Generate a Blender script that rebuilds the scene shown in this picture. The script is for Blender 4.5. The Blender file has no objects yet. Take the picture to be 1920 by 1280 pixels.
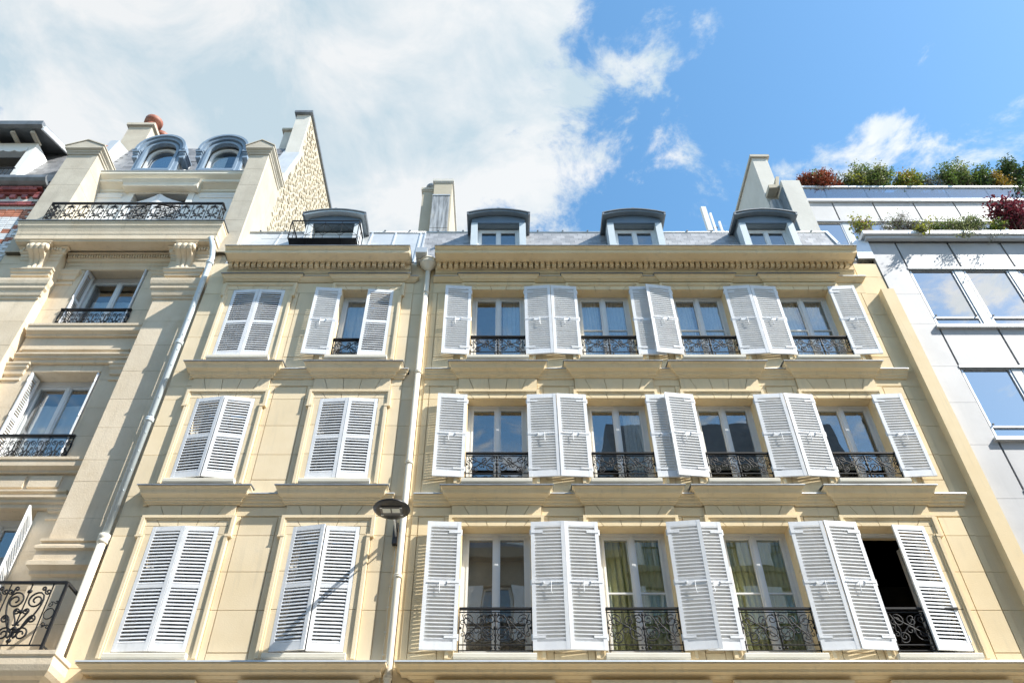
import bpy, bmesh, math, random
from math import radians, sin, cos, pi, sqrt
from mathutils import Vector, Matrix, noise as mnoise

scene = bpy.context.scene
COL = scene.collection
random.seed(7)

# ------------------------------------------------------------------ camera
cam_d = bpy.data.cameras.new('camera')
cam = bpy.data.objects.new('camera', cam_d)
COL.objects.link(cam)
cam.location = (0, 0, 1.6)
cam.rotation_euler = (radians(90 + 43.44), 0, 0)
cam_d.sensor_width = 36.0
cam_d.lens = 36.0 * 1500.0 / 1920.0
cam_d.shift_x = 12.0 / 1920.0
cam_d.clip_start = 0.1
cam_d.clip_end = 5000
scene.camera = cam

# ------------------------------------------------------------------ view + light
scene.view_settings.view_transform = 'Standard'
scene.view_settings.look = 'None'
scene.view_settings.exposure = 1.08
scene.view_settings.gamma = 1.0
scene.view_settings.use_curve_mapping = False

SUN_TO = Vector((2.4, -1.0, 2.6)).normalized()      # direction towards the sun
sun_d = bpy.data.lights.new('sun', 'SUN')
sun_d.energy = 4.4
sun_d.angle = radians(0.5)
sun_d.color = (1.0, 0.955, 0.87)
sun = bpy.data.objects.new('sun', sun_d)
COL.objects.link(sun)
sun.location = (20, -15, 40)
sun.rotation_euler = (-SUN_TO).to_track_quat('-Z', 'Y').to_euler()

world = bpy.data.worlds.new('World')
scene.world = world
world.use_nodes = True
wt = world.node_tree
wt.nodes.clear()
WN, WL = wt.nodes, wt.links
def wnode(t, **k):
    n = WN.new(t)
    for a, b in k.items():
        setattr(n, a, b)
    return n
def wmath(op, a, b=None, clamp=False):
    n = wnode('ShaderNodeMath', operation=op, use_clamp=clamp)
    for i, v in enumerate((a, b)):
        if v is None: continue
        if isinstance(v, (int, float)): n.inputs[i].default_value = v
        else: WL.new(v, n.inputs[i])
    return n.outputs[0]
w_sky = wnode('ShaderNodeTexSky', sky_type='NISHITA')
w_sky.sun_disc = False
w_sky.sun_elevation = math.asin(SUN_TO.z)
w_sky.sun_rotation = math.atan2(SUN_TO.x, SUN_TO.y)
w_sky.altitude = 50
w_sky.air_density = 1.35
w_sky.dust_density = 0.6
w_sky.ozone_density = 1.6
w_tc = wnode('ShaderNodeTexCoord')
w_sep = wnode('ShaderNodeSeparateXYZ')
WL.new(w_tc.outputs['Generated'], w_sep.inputs[0])
w_z = wmath('MAXIMUM', w_sep.outputs[2], 0.06)
w_px = wmath('DIVIDE', w_sep.outputs[0], w_z)
w_py = wmath('DIVIDE', w_sep.outputs[1], w_z)
w_p = wnode('ShaderNodeCombineXYZ')
WL.new(w_px, w_p.inputs[0]); WL.new(w_py, w_p.inputs[1])
w_n1 = wnode('ShaderNodeTexNoise')
w_n1.inputs['Scale'].default_value = 6.5
w_n1.inputs['Detail'].default_value = 11
w_n1.inputs['Roughness'].default_value = 0.66
w_n1.inputs['Distortion'].default_value = 0.35
WL.new(w_p.outputs[0], w_n1.inputs['Vector'])
w_n2 = wnode('ShaderNodeTexNoise')                      # soft inner shading of the cloud
w_n2.inputs['Scale'].default_value = 5.5
w_n2.inputs['Detail'].default_value = 8
w_n2.inputs['Roughness'].default_value = 0.58
w_n2.inputs['Distortion'].default_value = 0.4
w_add = wnode('ShaderNodeVectorMath', operation='ADD')
w_add.inputs[1].default_value = (3.1, 7.7, 0)
WL.new(w_p.outputs[0], w_add.inputs[0])
WL.new(w_add.outputs[0], w_n2.inputs['Vector'])
# cloud banks on the cloud layer: (x, y, radius x, radius y, weight)
BANKS = [(-0.42, 0.52, .40, .34, 1.2), (-0.14, 0.50, .17, .20, .6), (-0.08, 0.67, .12, .14, .5), (-.6, .85, .5, .3, .8),
         (0.03, 0.45, .08, .07, .30), (0.115, 0.562, .08, .045, .36), (0.055, 0.69, .065, .09, .36),
         (0.265, .655, .06, .035, .27), (0.522, .615, .045, .030, .44), (0.675, .668, .12, .055, .40),
         (0.47, .675, .11, .05, .24), (-0.705, .565, .06, .07, -.62), (0.015, .595, .045, .07, -.30),
         (.176, .527, .04, .03, .17), (0.36, .50, .30, .20, -.18), (-.01, .745, .06, .05, -.45), (-.085, .715, .05, .03, -.30), (-.26, .60, .10, .03, -.25), (-.52, .47, .10, .025, -.2),
         (-1.9, 1.5, .9, .7, .35), (1.6, 1.6, .7, .6, .3), (.85, -.95, .20, .09, .55), (-1.2, -.9, .5, .3, .25), (.1, -1.5, .5, .3, .3)]
w_field = wmath('MULTIPLY', wmath('SUBTRACT', w_n1.outputs['Fac'], 0.5), 2.5)
for (bx_, by_, rx_, ry_, wgt) in BANKS:
    dx_ = wmath('MULTIPLY', wmath('SUBTRACT', w_px, bx_), 1 / rx_)
    dy_ = wmath('MULTIPLY', wmath('SUBTRACT', w_py, by_), 1 / ry_)
    r2 = wmath('ADD', wmath('MULTIPLY', dx_, dx_), wmath('MULTIPLY', dy_, dy_))
    g = wmath('EXPONENT', wmath('MULTIPLY', r2, -1.0))
    w_field = wmath('ADD', w_field, wmath('MULTIPLY', g, wgt))
w_fac = wnode('ShaderNodeMapRange', interpolation_type='SMOOTHSTEP')
w_fac.inputs['From Min'].default_value = 0.13
w_fac.inputs['From Max'].default_value = 0.60
w_fac.inputs['To Max'].default_value = 0.97
WL.new(w_field, w_fac.inputs['Value'])
w_bg1 = wnode('ShaderNodeBackground')
w_bg1.inputs['Strength'].default_value = 0.118
w_hs = wnode('ShaderNodeHueSaturation')
w_hs.inputs['Saturation'].default_value = 1.22
w_hs.inputs['Hue'].default_value = 0.492
WL.new(w_sky.outputs[0], w_hs.inputs['Color'])
WL.new(w_hs.outputs[0], w_bg1.inputs['Color'])
w_bg2 = wnode('ShaderNodeBackground')
w_cr = wnode('ShaderNodeValToRGB')
w_cr.color_ramp.elements[0].position = 0.38
w_cr.color_ramp.elements[0].color = (0.145, 0.21, 0.25, 1)
w_cr.color_ramp.elements[1].position = 0.60
w_cr.color_ramp.elements[1].color = (0.30, 0.31, 0.315, 1)
WL.new(w_n2.outputs['Fac'], w_cr.inputs['Fac'])
w_bw = wnode('ShaderNodeRGBToBW')                       # clouds brighten with the sky light that reaches them, most towards the sun
WL.new(w_hs.outputs[0], w_bw.inputs[0])
w_gl = wmath('MULTIPLY', w_bw.outputs[0], 0.10)
w_cadd = wnode('ShaderNodeMix', data_type='RGBA', blend_type='ADD')
w_cadd.inputs[0].default_value = 1.0
WL.new(w_cr.outputs[0], w_cadd.inputs[6]); WL.new(w_gl, w_cadd.inputs[7])
WL.new(w_cadd.outputs[2], w_bg2.inputs['Color'])
w_bg2.inputs['Strength'].default_value = 1.0
w_mix = wnode('ShaderNodeMixShader')
WL.new(w_fac.outputs[0], w_mix.inputs[0])
WL.new(w_bg1.outputs[0], w_mix.inputs[1])
WL.new(w_bg2.outputs[0], w_mix.inputs[2])
w_out = wnode('ShaderNodeOutputWorld')
WL.new(w_mix.outputs[0], w_out.inputs['Surface'])

# ------------------------------------------------------------------ materials
MATS = {}
def mk(name, c1, c2=None, scale=6.0, rough=0.8, bump=0.0, bscale=60.0, metal=0.0, streak=None, stain=None, island=0.0,
       spec=0.5, stretch=(1, 1, 1), detail=6):
    """procedural material in world position: mottled colour, optional vertical streaks, blotchy stains, fine relief"""
    m = bpy.data.materials.new(name); m.use_nodes = True
    nt = m.node_tree; N, L = nt.nodes, nt.links
    b = N['Principled BSDF']
    b.inputs['Roughness'].default_value = rough
    b.inputs['Metallic'].default_value = metal
    b.inputs['Specular IOR Level'].default_value = spec
    geo = N.new('ShaderNodeNewGeometry')
    def mapped(sx, sy, sz):
        mp = N.new('ShaderNodeMapping'); mp.inputs['Scale'].default_value = (sx, sy, sz)
        L.new(geo.outputs['Position'], mp.inputs['Vector']); return mp.outputs[0]
    def noise(vec, sc, det=detail, ro=0.6):
        n = N.new('ShaderNodeTexNoise'); n.inputs['Scale'].default_value = sc
        n.inputs['Detail'].default_value = det; n.inputs['Roughness'].default_value = ro
        L.new(vec, n.inputs['Vector']); return n.outputs['Fac']
    def ramp(fac, p0, p1):
        r = N.new('ShaderNodeMapRange'); r.interpolation_type = 'SMOOTHSTEP'
        r.inputs['From Min'].default_value = p0; r.inputs['From Max'].default_value = p1
        L.new(fac, r.inputs['Value']); return r.outputs[0]
    def mixc(fac, a, bcol):
        x = N.new('ShaderNodeMix'); x.data_type = 'RGBA'
        if isinstance(fac, float): x.inputs[0].default_value = fac
        else: L.new(fac, x.inputs[0])
        for idx, v in ((6, a), (7, bcol)):
            if isinstance(v, tuple): x.inputs[idx].default_value = (*v, 1)
            else: L.new(v, x.inputs[idx])
        return x.outputs[2]
    col = c1
    if c2 is not None:
        col = mixc(ramp(noise(mapped(*stretch), scale), 0.3, 0.7), c1, c2)
    if island:
        rnd = geo.outputs['Random Per Island']
        oi = N.new('ShaderNodeObjectInfo')
        ad = N.new('ShaderNodeMath'); ad.operation = 'ADD'
        L.new(rnd, ad.inputs[0]); L.new(oi.outputs['Random'], ad.inputs[1])
        fr = N.new('ShaderNodeMath'); fr.operation = 'FRACT'; L.new(ad.outputs[0], fr.inputs[0])
        mr = N.new('ShaderNodeMapRange'); mr.inputs['To Min'].default_value = 1 - island; mr.inputs['To Max'].default_value = 1 + island
        L.new(fr.outputs[0], mr.inputs['Value'])
        vm = N.new('ShaderNodeVectorMath'); vm.operation = 'SCALE'
        if isinstance(col, tuple): vm.inputs[0].default_value = col
        else: L.new(col, vm.inputs[0])
        L.new(mr.outputs[0], vm.inputs['Scale']); col = vm.outputs[0]
    if streak:
        sc, amt = streak
        s1 = ramp(noise(mapped(9, 9, 0.7), 1.0, 5), 0.52, 0.8)
        mm = N.new('ShaderNodeMath'); mm.operation = 'MULTIPLY'; mm.inputs[1].default_value = amt
        L.new(s1, mm.inputs[0]); col = mixc(mm.outputs[0], col, sc)
    if stain:
        sc, amt, ssc = stain
        s1 = ramp(noise(mapped(1, 1, 0.8), ssc, 8, 0.7), 0.53, 0.75)
        mm = N.new('ShaderNodeMath'); mm.operation = 'MULTIPLY'; mm.inputs[1].default_value = amt
        L.new(s1, mm.inputs[0]); col = mixc(mm.outputs[0], col, sc)
    if isinstance(col, tuple): b.inputs['Base Color'].default_value = (*col, 1)
    else: L.new(col, b.inputs['Base Color'])
    if bump:
        bp = N.new('ShaderNodeBump'); bp.inputs['Strength'].default_value = bump; bp.inputs['Distance'].default_value = 0.01
        L.new(noise(mapped(1, 1, 1), bscale, 4), bp.inputs['Height']); L.new(bp.outputs[0], b.inputs['Normal'])
    MATS[name] = m
    return m

mk('stucco_yellow', (0.77, 0.61, 0.37), (0.82, 0.67, 0.43), 1.3, 0.85, 0.25, 45, streak=((0.50, 0.42, 0.29), 0.42), stain=((0.58, 0.49, 0.33), 0.35, 2.2), island=0.05)
mk('stucco_beige', (0.76, 0.625, 0.415), (0.81, 0.68, 0.475), 1.3, 0.85, 0.25, 45, streak=((0.50, 0.44, 0.33), 0.40), stain=((0.58, 0.51, 0.38), 0.35, 2.2), island=0.05)
mk('limestone', (0.66, 0.55, 0.40), (0.73, 0.625, 0.475), 1.6, 0.9, 0.5, 34, streak=((0.32, 0.27, 0.20), 0.32), stain=((0.54, 0.40, 0.22), 0.42, 1.7), island=0.05)
mk('grey_stone', (0.44, 0.40, 0.33), (0.52, 0.48, 0.40), 2.0, 0.9, 0.5, 34, streak=((0.28, 0.25, 0.21), 0.35), stain=((0.30, 0.26, 0.20), 0.3, 3.0))
mk('white_paint', (0.74, 0.75, 0.74), (0.78, 0.78, 0.76), 3, 0.55, 0.08, 60)
mk('cream_paint', (0.70, 0.65, 0.54), (0.75, 0.71, 0.61), 2, 0.7, 0.1, 60)
mk('shutter_paint', (0.72, 0.74, 0.77), (0.80, 0.815, 0.835), 4, 0.5, 0.15, 60, streak=((0.52, 0.52, 0.50), 0.35), stain=((0.60, 0.60, 0.58), 0.4, 12), island=0.02)
mk('frame_paint', (0.70, 0.72, 0.73), (0.75, 0.765, 0.77), 3, 0.4, 0.0)
mk('iron', (0.009, 0.010, 0.012), (0.016, 0.016, 0.018), 12, 0.6, 0.1, 90, spec=0.3)
mk('zinc', (0.50, 0.53, 0.55), (0.60, 0.62, 0.63), 2.2, 0.42, 0.12, 14, metal=0.35, streak=((0.40, 0.38, 0.35), 0.4))
mk('zinc_dark', (0.16, 0.175, 0.19), (0.24, 0.26, 0.28), 3, 0.5, 0.1, 20, metal=0.4, streak=((0.1, 0.1, 0.1), 0.4))
mk('pipe_grey', (0.56, 0.63, 0.67), (0.60, 0.665, 0.70), 3, 0.45, 0.08, 40, streak=((0.40, 0.44, 0.46), 0.3))
mk('zinc_blue', (0.16, 0.20, 0.235), (0.21, 0.25, 0.28), 2.5, 0.45, 0.12, 12, metal=0.15, streak=((0.20, 0.25, 0.28), 0.3))
mk('tympanum_blue', (0.13, 0.185, 0.25), (0.16, 0.215, 0.28), 2.5, 0.45, 0.05, 40)
mk('blue_paint', (0.19, 0.26, 0.345), (0.23, 0.30, 0.385), 2.5, 0.45, 0.05, 40)
mk('zinc_weathered', (0.17, 0.175, 0.175), (0.52, 0.53, 0.54), 1.0, 0.5, 0.2, 14, metal=0.2, streak=((0.10, 0.10, 0.10), 0.5), stain=((0.45, 0.33, 0.14), 0.25, 5), stretch=(13, 13, 1.1))
mk('slate', (0.27, 0.275, 0.285), (0.36, 0.36, 0.37), 5, 0.42, 0.3, 40, island=0.22, spec=0.6)
mk('slate_dark', (0.15, 0.155, 0.165), (0.22, 0.22, 0.23), 5, 0.5, 0.3, 40, island=0.25)
mk('brick_red', (0.38, 0.14, 0.08), (0.46, 0.19, 0.11), 9, 0.6, 0.3, 50, island=0.3)
mk('brick_glazed', (0.28, 0.075, 0.07), (0.36, 0.11, 0.095), 9, 0.35, 0.2, 50, island=0.25)
mk('brick_white', (0.66, 0.67, 0.68), (0.72, 0.73, 0.74), 9, 0.5, 0.2, 50, island=0.1)
mk('mortar', (0.52, 0.50, 0.47), (0.60, 0.58, 0.54), 9, 0.95, 0.3, 60)
mk('terracotta', (0.20, 0.06, 0.035), (0.30, 0.11, 0.065), 5, 0.6, 0.2, 40, stain=((0.45, 0.36, 0.30), 0.5, 4))
mk('render_white', (0.54, 0.53, 0.49), (0.60, 0.59, 0.55), 2, 0.85, 0.4, 16, streak=((0.48, 0.46, 0.42), 0.3))
mk('render_cream', (0.41, 0.365, 0.28), (0.47, 0.425, 0.335), 2, 0.85, 0.3, 25, streak=((0.46, 0.42, 0.35), 0.3))
mk('rubble', (0.38, 0.33, 0.24), (0.50, 0.445, 0.345), 7, 0.95, 0.9, 40, island=0.22, stain=((0.16, 0.14, 0.10), 0.6, 9))
mk('rubble_mortar', (0.42, 0.38, 0.30), (0.48, 0.44, 0.36), 6, 0.95, 0.6, 40)
mk('panel_stone', (0.385, 0.39, 0.405), (0.44, 0.445, 0.46), 1.6, 0.55, 0.1, 30, streak=((0.30, 0.31, 0.32), 0.35), stain=((0.40, 0.40, 0.40), 0.35, 2.5), island=0.04)
mk('aluminium', (0.60, 0.62, 0.64), (0.65, 0.67, 0.69), 4, 0.38, 0.05, 50, metal=0.5)
mk('mullion_grey', (0.36, 0.41, 0.44), (0.40, 0.45, 0.48), 4, 0.5, 0.03, 40)
mk('joint_dark', (0.06, 0.065, 0.07), None, rough=0.7)
mk('aluminium_dark', (0.25, 0.27, 0.29), (0.29, 0.31, 0.33), 4, 0.4, 0.0, metal=0.5)
mk('room', (0.16, 0.14, 0.12), (0.20, 0.18, 0.15), 2, 0.9)
mk('curtain_gold', (0.55, 0.52, 0.20), (0.66, 0.62, 0.30), 5, 0.9, 0.2, 80)
mk('curtain_white', (0.62, 0.66, 0.68), (0.7, 0.73, 0.74), 5, 0.9, 0.1, 80)
mk('curtain_brown', (0.24, 0.18, 0.125), (0.29, 0.225, 0.16), 4, 0.9, 0.1, 60)
mk('asphalt', (0.07, 0.07, 0.07), (0.10, 0.098, 0.095), 8, 0.9, 0.4, 80)
mk('paving', (0.36, 0.345, 0.31), (0.43, 0.41, 0.375), 4, 0.9, 0.3, 50)
mk('kerb_stone', (0.36, 0.355, 0.35), (0.42, 0.415, 0.41), 6, 0.9, 0.3, 60)
mk('lamp_black', (0.012, 0.012, 0.014), None, rough=0.35)
mk('lamp_led', (0.55, 0.57, 0.52), (0.62, 0.63, 0.58), 30, 0.25)
mk('lamp_tray', (0.10, 0.10, 0.105), None, rough=0.3)
mk('antenna_white', (0.74, 0.75, 0.74), (0.78, 0.78, 0.77), 4, 0.45)
mk('bark', (0.10, 0.075, 0.05), (0.15, 0.11, 0.08), 20, 0.9, 0.5, 60)
mk('opposite_stone', (0.25, 0.21, 0.155), (0.31, 0.265, 0.20), 1.5, 0.9, 0.2, 30)
def leafmat(name, c1, c2):
    m = mk(name, c1, c2, 14, 0.5, island=0.35)
    b = m.node_tree.nodes['Principled BSDF']
    nt = m.node_tree
    tr = nt.nodes.new('ShaderNodeBsdfTranslucent')
    src = b.inputs['Base Color'].links[0].from_socket
    nt.links.new(src, tr.inputs['Color'])
    mx = nt.nodes.new('ShaderNodeMixShader'); mx.inputs[0].default_value = 0.35
    out = [n for n in nt.nodes if n.type == 'OUTPUT_MATERIAL'][0]
    nt.links.new(b.outputs[0], mx.inputs[1]); nt.links.new(tr.outputs[0], mx.inputs[2]); nt.links.new(mx.outputs[0], out.inputs['Surface'])
leafmat('leaf_green', (0.075, 0.13, 0.025), (0.13, 0.19, 0.04))
leafmat('leaf_dark', (0.035, 0.07, 0.018), (0.06, 0.10, 0.028))
leafmat('leaf_lime', (0.24, 0.27, 0.03), (0.30, 0.30, 0.05))
leafmat('leaf_grey', (0.14, 0.16, 0.13), (0.20, 0.22, 0.18))
leafmat('leaf_red', (0.30, 0.06, 0.03), (0.13, 0.05, 0.02))
leafmat('leaf_maroon', (0.20, 0.03, 0.045), (0.12, 0.02, 0.03))
leafmat('leaf_orange', (0.34, 0.18, 0.03), (0.22, 0.19, 0.03))
leafmat('leaf_pale', (0.19, 0.23, 0.08), (0.27, 0.29, 0.13))
leafmat('leaf_pink', (0.42, 0.20, 0.16), (0.50, 0.30, 0.22))

def glassmat(name, tint, ior, rough=0.0, wav=0.02):
    """thin window glass: clear body that lets light through, Fresnel reflection on top"""
    m = bpy.data.materials.new(name); m.use_nodes = True
    nt = m.node_tree; N, L = nt.nodes, nt.links
    N.remove(N['Principled BSDF'])
    out = [n for n in N if n.type == 'OUTPUT_MATERIAL'][0]
    t = N.new('ShaderNodeBsdfTransparent'); t.inputs[0].default_value = (*tint, 1)
    g = N.new('ShaderNodeBsdfGlossy'); g.inputs['Roughness'].default_value = rough
    fr = N.new('ShaderNodeFresnel'); fr.inputs['IOR'].default_value = ior
    geo0 = N.new('ShaderNodeNewGeometry')                # same reflection from both faces of the sheet
    mi = N.new('ShaderNodeMix'); mi.inputs[2].default_value = ior; mi.inputs[3].default_value = 1 / ior
    L.new(geo0.outputs['Backfacing'], mi.inputs[0]); L.new(mi.outputs[0], fr.inputs['IOR'])
    mx = N.new('ShaderNodeMixShader')
    L.new(fr.outputs[0], mx.inputs[0]); L.new(t.outputs[0], mx.inputs[1]); L.new(g.outputs[0], mx.inputs[2])
    L.new(mx.outputs[0], out.inputs['Surface'])
    geo = N.new('ShaderNodeNewGeometry')
    n = N.new('ShaderNodeTexNoise'); n.inputs['Scale'].default_value = 1.3; n.inputs['Detail'].default_value = 1
    L.new(geo.outputs['Position'], n.inputs['Vector'])
    bp = N.new('ShaderNodeBump'); bp.inputs['Strength'].default_value = wav; bp.inputs['Distance'].default_value = 0.2
    L.new(n.outputs['Fac'], bp.inputs['Height']); L.new(bp.outputs[0], g.inputs['Normal'])
    MATS[name] = m
glassmat('glass', (0.92, 0.95, 0.96), 2.6, wav=0.012)
glassmat('glass_mirror', (0.25, 0.30, 0.34), 9.0, wav=0.006)
glassmat('glass_blue', (0.45, 0.62, 0.74), 3.6, wav=0.01)

# ------------------------------------------------------------------ mesh helpers
class MB:
    def __init__(s): s.v = []; s.f = []
    def add(s, vs, fs):
        o = len(s.v); s.v += [tuple(v) for v in vs]; s.f += [tuple(i + o for i in f) for f in fs]; return s
    def box(s, x0, x1, y0, y1, z0, z1):
        return s.add([(x0, y0, z0), (x1, y0, z0), (x1, y1, z0), (x0, y1, z0), (x0, y0, z1), (x1, y0, z1), (x1, y1, z1), (x0, y1, z1)],
                     [(0, 3, 2, 1), (4, 5, 6, 7), (0, 1, 5, 4), (1, 2, 6, 5), (2, 3, 7, 6), (3, 0, 4, 7)])
    def room(s, x0, x1, y0, y1, z0, z1):          # five faces, open to -y
        return s.add([(x0, y0, z0), (x1, y0, z0), (x1, y1, z0), (x0, y1, z0), (x0, y0, z1), (x1, y0, z1), (x1, y1, z1), (x0, y1, z1)],
                     [(0, 1, 2, 3), (4, 7, 6, 5), (1, 5, 6, 2), (2, 6, 7, 3), (3, 7, 4, 0)])
    def prism_y(s, pts, y0, y1):                   # pts (x,z)
        n = len(pts)
        vs = [(x, y0, z) for x, z in pts] + [(x, y1, z) for x, z in pts]
        fs = [tuple(range(n)), tuple(range(2 * n - 1, n - 1, -1))]
        fs += [(i, n + i, n + (i + 1) % n, (i + 1) % n) for i in range(n)]
        return s.add(vs, fs)
    def prism_x(s, pts, x0, x1):                   # pts (y,z)
        n = len(pts)
        vs = [(x0, y, z) for y, z in pts] + [(x1, y, z) for y, z in pts]
        fs = [tuple(range(n)), tuple(range(2 * n - 1, n - 1, -1))]
        fs += [(i, n + i, n + (i + 1) % n, (i + 1) % n) for i in range(n)]
        return s.add(vs, fs)
    def prism_z(s, pts, z0, z1):                   # pts (x,y)
        n = len(pts)
        vs = [(x, y, z0) for x, y in pts] + [(x, y, z1) for x, y in pts]
        fs = [tuple(range(n)), tuple(range(2 * n - 1, n - 1, -1))]
        fs += [(i, n + i, n + (i + 1) % n, (i + 1) % n) for i in range(n)]
        return s.add(vs, fs)
    def mould(s, x0, x1, yw, prof, lret=True, rret=True):
        """moulding on a wall facing -y: profile [(p, z)] bottom to top, mitred returns at the ends"""
        n = len(prof); vs = []
        for p, z in prof:
            a = x0 - (p if lret else 0); b = x1 + (p if rret else 0)
            vs += [(a, yw + .002, z), (a, yw - p, z), (b, yw - p, z), (b, yw + .002, z)]
        fs = []
        for i in range(n - 1):
            o = 4 * i; q = o + 4
            fs += [(o, o + 1, q + 1, q), (o + 1, o + 2, q + 2, q + 1), (o + 2, o + 3, q + 3, q + 2)]
        fs += [(0, 3, 2, 1), (4 * n - 4, 4 * n - 3, 4 * n - 2, 4 * n - 1)]
        return s.add(vs, fs)
    def tube(s, pts, r, n=4, rr=None, flat=1.0, cap=True):
        pts = [Vector(p) for p in pts]; m = len(pts)
        vs = []; prevu = None
        for i, p in enumerate(pts):
            t = (pts[min(i + 1, m - 1)] - pts[max(i - 1, 0)])
            if t.length < 1e-9: t = Vector((0, 0, 1))
            t.normalize()
            if prevu is None:
                ref = Vector((0, 1, 0)) if abs(t.y) < 0.9 else Vector((1, 0, 0))
                u = t.cross(ref).normalized()
            else:
                u = (prevu - t * prevu.dot(t))
                u = u.normalized() if u.length > 1e-6 else t.orthogonal().normalized()
            prevu = u; w = t.cross(u)
            ri = rr[i] if rr else r
            for k in range(n):
                a = 2 * pi * k / n + pi / n
                vs.append(p + u * (ri * cos(a)) + w * (ri * flat * sin(a)))
        fs = []
        for i in range(m - 1):
            for k in range(n):
                a = i * n + k; b = i * n + (k + 1) % n
                fs.append((a, b, b + n, a + n))
        if cap: fs += [tuple(range(n - 1, -1, -1)), tuple(range((m - 1) * n, m * n))]
        return s.add(vs, fs)
    def bar(s, p0, p1, r, n=4, flat=1.0): return s.tube([p0, p1], r, n, flat=flat)
    def lathe(s, cx, cy, prof, n=24, ang0=0, ang1=2 * pi):    # prof (r,z)
        m = len(prof); vs = []
        for r, z in prof:
            for k in range(n):
                a = ang0 + (ang1 - ang0) * k / n
                vs.append((cx + r * cos(a), cy + r * sin(a), z))
        fs = [(i * n + k, i * n + (k + 1) % n, (i + 1) * n + (k + 1) % n, (i + 1) * n + k) for i in range(m - 1) for k in range(n)]
        fs += [tuple(range(n - 1, -1, -1)), tuple(range((m - 1) * n, m * n))]
        return s.add(vs, fs)
    def sphere(s, c, r, n=8, m=6, sq=(1, 1, 1)):
        vs = []; fs = []
        for i in range(m + 1):
            th = pi * i / m
            for k in range(n):
                a = 2 * pi * k / n
                vs.append((c[0] + r * sq[0] * sin(th) * cos(a), c[1] + r * sq[1] * sin(th) * sin(a), c[2] + r * sq[2] * cos(th)))
        for i in range(m):
            for k in range(n):
                fs.append((i * n + k, i * n + (k + 1) % n, (i + 1) * n + (k + 1) % n, (i + 1) * n + k))
        return s.add(vs, fs)
    def mesh(s, name, mat, smooth=False, M=None):
        me = bpy.data.meshes.new(name)
        vs = s.v if M is None else [tuple(M @ Vector(v)) for v in s.v]
        me.from_pydata(vs, [], s.f)
        bm = bmesh.new(); bm.from_mesh(me); bmesh.ops.recalc_face_normals(bm, faces=bm.faces); bm.to_mesh(me); bm.free()
        if smooth:
            me.polygons.foreach_set('use_smooth', [True] * len(me.polygons))
        me.materials.append(MATS[mat] if isinstance(mat, str) else mat)
        return me

def wmat(o):
    m = o.matrix_basis.copy()
    while o.parent is not None:
        o = o.parent; m = o.matrix_basis @ m
    return m
def put(name, me, parent=None, M=None):
    """link mesh data as an object; M is its world matrix"""
    o = bpy.data.objects.new(name, me); COL.objects.link(o)
    M = M if M is not None else Matrix()
    if parent is not None:
        o.parent = parent
        o.matrix_basis = wmat(parent).inverted() @ M
    else:
        o.matrix_basis = M
    return o
def part(name, mb, mat, parent, smooth=False, label=None, kind=None):
    """world-space geometry becomes one part of its thing"""
    M = wmat(parent)
    o = put(name, mb.mesh(name, mat, smooth, M.inverted()), parent, M)
    if label: o['label'] = label
    if kind: o['kind'] = kind
    return o
def thing(name, loc, label, cat, group=None):
    o = bpy.data.objects.new(name, None); COL.objects.link(o)
    o.location = loc; o['label'] = label; o['category'] = cat
    o.empty_display_size = 0.3
    if group: o['group'] = group
    return o
def structure(name, mb, mat):
    o = put(name, mb.mesh(name, mat)); o['kind'] = 'structure'; return o

class Pieces:
    """alike pieces of one thing: the first 300 become objects sharing mesh data, the rest one part"""
    def __init__(s, name, mat, root, limit=300): s.name, s.mat, s.root, s.limit = name, mat, root, limit; s.items = []
    def add(s, me, M, parent=None, pri=0.0): s.items.append((-pri, len(s.items), me, M, parent or s.root))
    def finish(s):
        s.items.sort(key=lambda t: (t[0], t[1]))
        for t in s.items[:s.limit]: put(s.name, t[2], t[4], t[3])
        rest = s.items[s.limit:]
        if rest:
            mb = MB()
            for _, _, me, M, p in rest:
                mb.add([M @ v.co for v in me.vertices], [tuple(f.vertices) for f in me.polygons])
            part(s.name, mb, s.mat, s.root, kind='stuff')

T = Matrix.Translation
def RZ(a): return Matrix.Rotation(a, 4, 'Z')
def RX(a): return Matrix.Rotation(a, 4, 'X')

_boxcache = {}
def boxmesh(name, sx, sy, sz, mat, key=None):
    """box of this size from (0,0,0); shared between pieces of the same size"""
    k = (name, round(sx, 3), round(sy, 3), round(sz, 3), mat)
    if k not in _boxcache:
        _boxcache[k] = MB().box(0, sx, 0, sy, 0, sz).mesh(name, mat)
    return _boxcache[k]

# ---------------------------------------------------------------- scrollwork
def spiral(c, r, turns, a_end, d, n=None):
    n = n or int(14 * turns) + 4
    out = []
    for i in range(n + 1):
        t = i / n
        a = a_end - d * 2 * pi * turns * (1 - t)
        q = r * (0.22 + 0.78 * t)
        out.append((c[0] + q * cos(a), c[1] + q * sin(a)))
    return out
def scroll(c1, r1, t1, a1, d1, c2, r2, t2, a2, d2, k=1.0):
    A = spiral(c1, r1, t1, a1, d1); B = spiral(c2, r2, t2, a2, d2)
    p0 = Vector(A[-1]); p1 = Vector(B[-1])
    D = (p1 - p0).length * k
    m0 = Vector((-sin(a1), cos(a1))) * d1 * D
    m1 = -Vector((-sin(a2), cos(a2))) * d2 * D
    H = []
    for i in range(1, 10):
        t = i / 10
        H.append(tuple((2*t**3 - 3*t*t + 1) * p0 + (t**3 - 2*t*t + t) * m0 + (-2*t**3 + 3*t*t) * p1 + (t**3 - t*t) * m1))
    return A + H + B[::-1]
def scroll_mesh(name, pts, r, sx=1, y=0.0, flat=1.0):
    mb = MB().tube([(sx * x, y, z) for x, z in pts], r, 4)
    return mb.mesh(name, 'iron', True)
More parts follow.
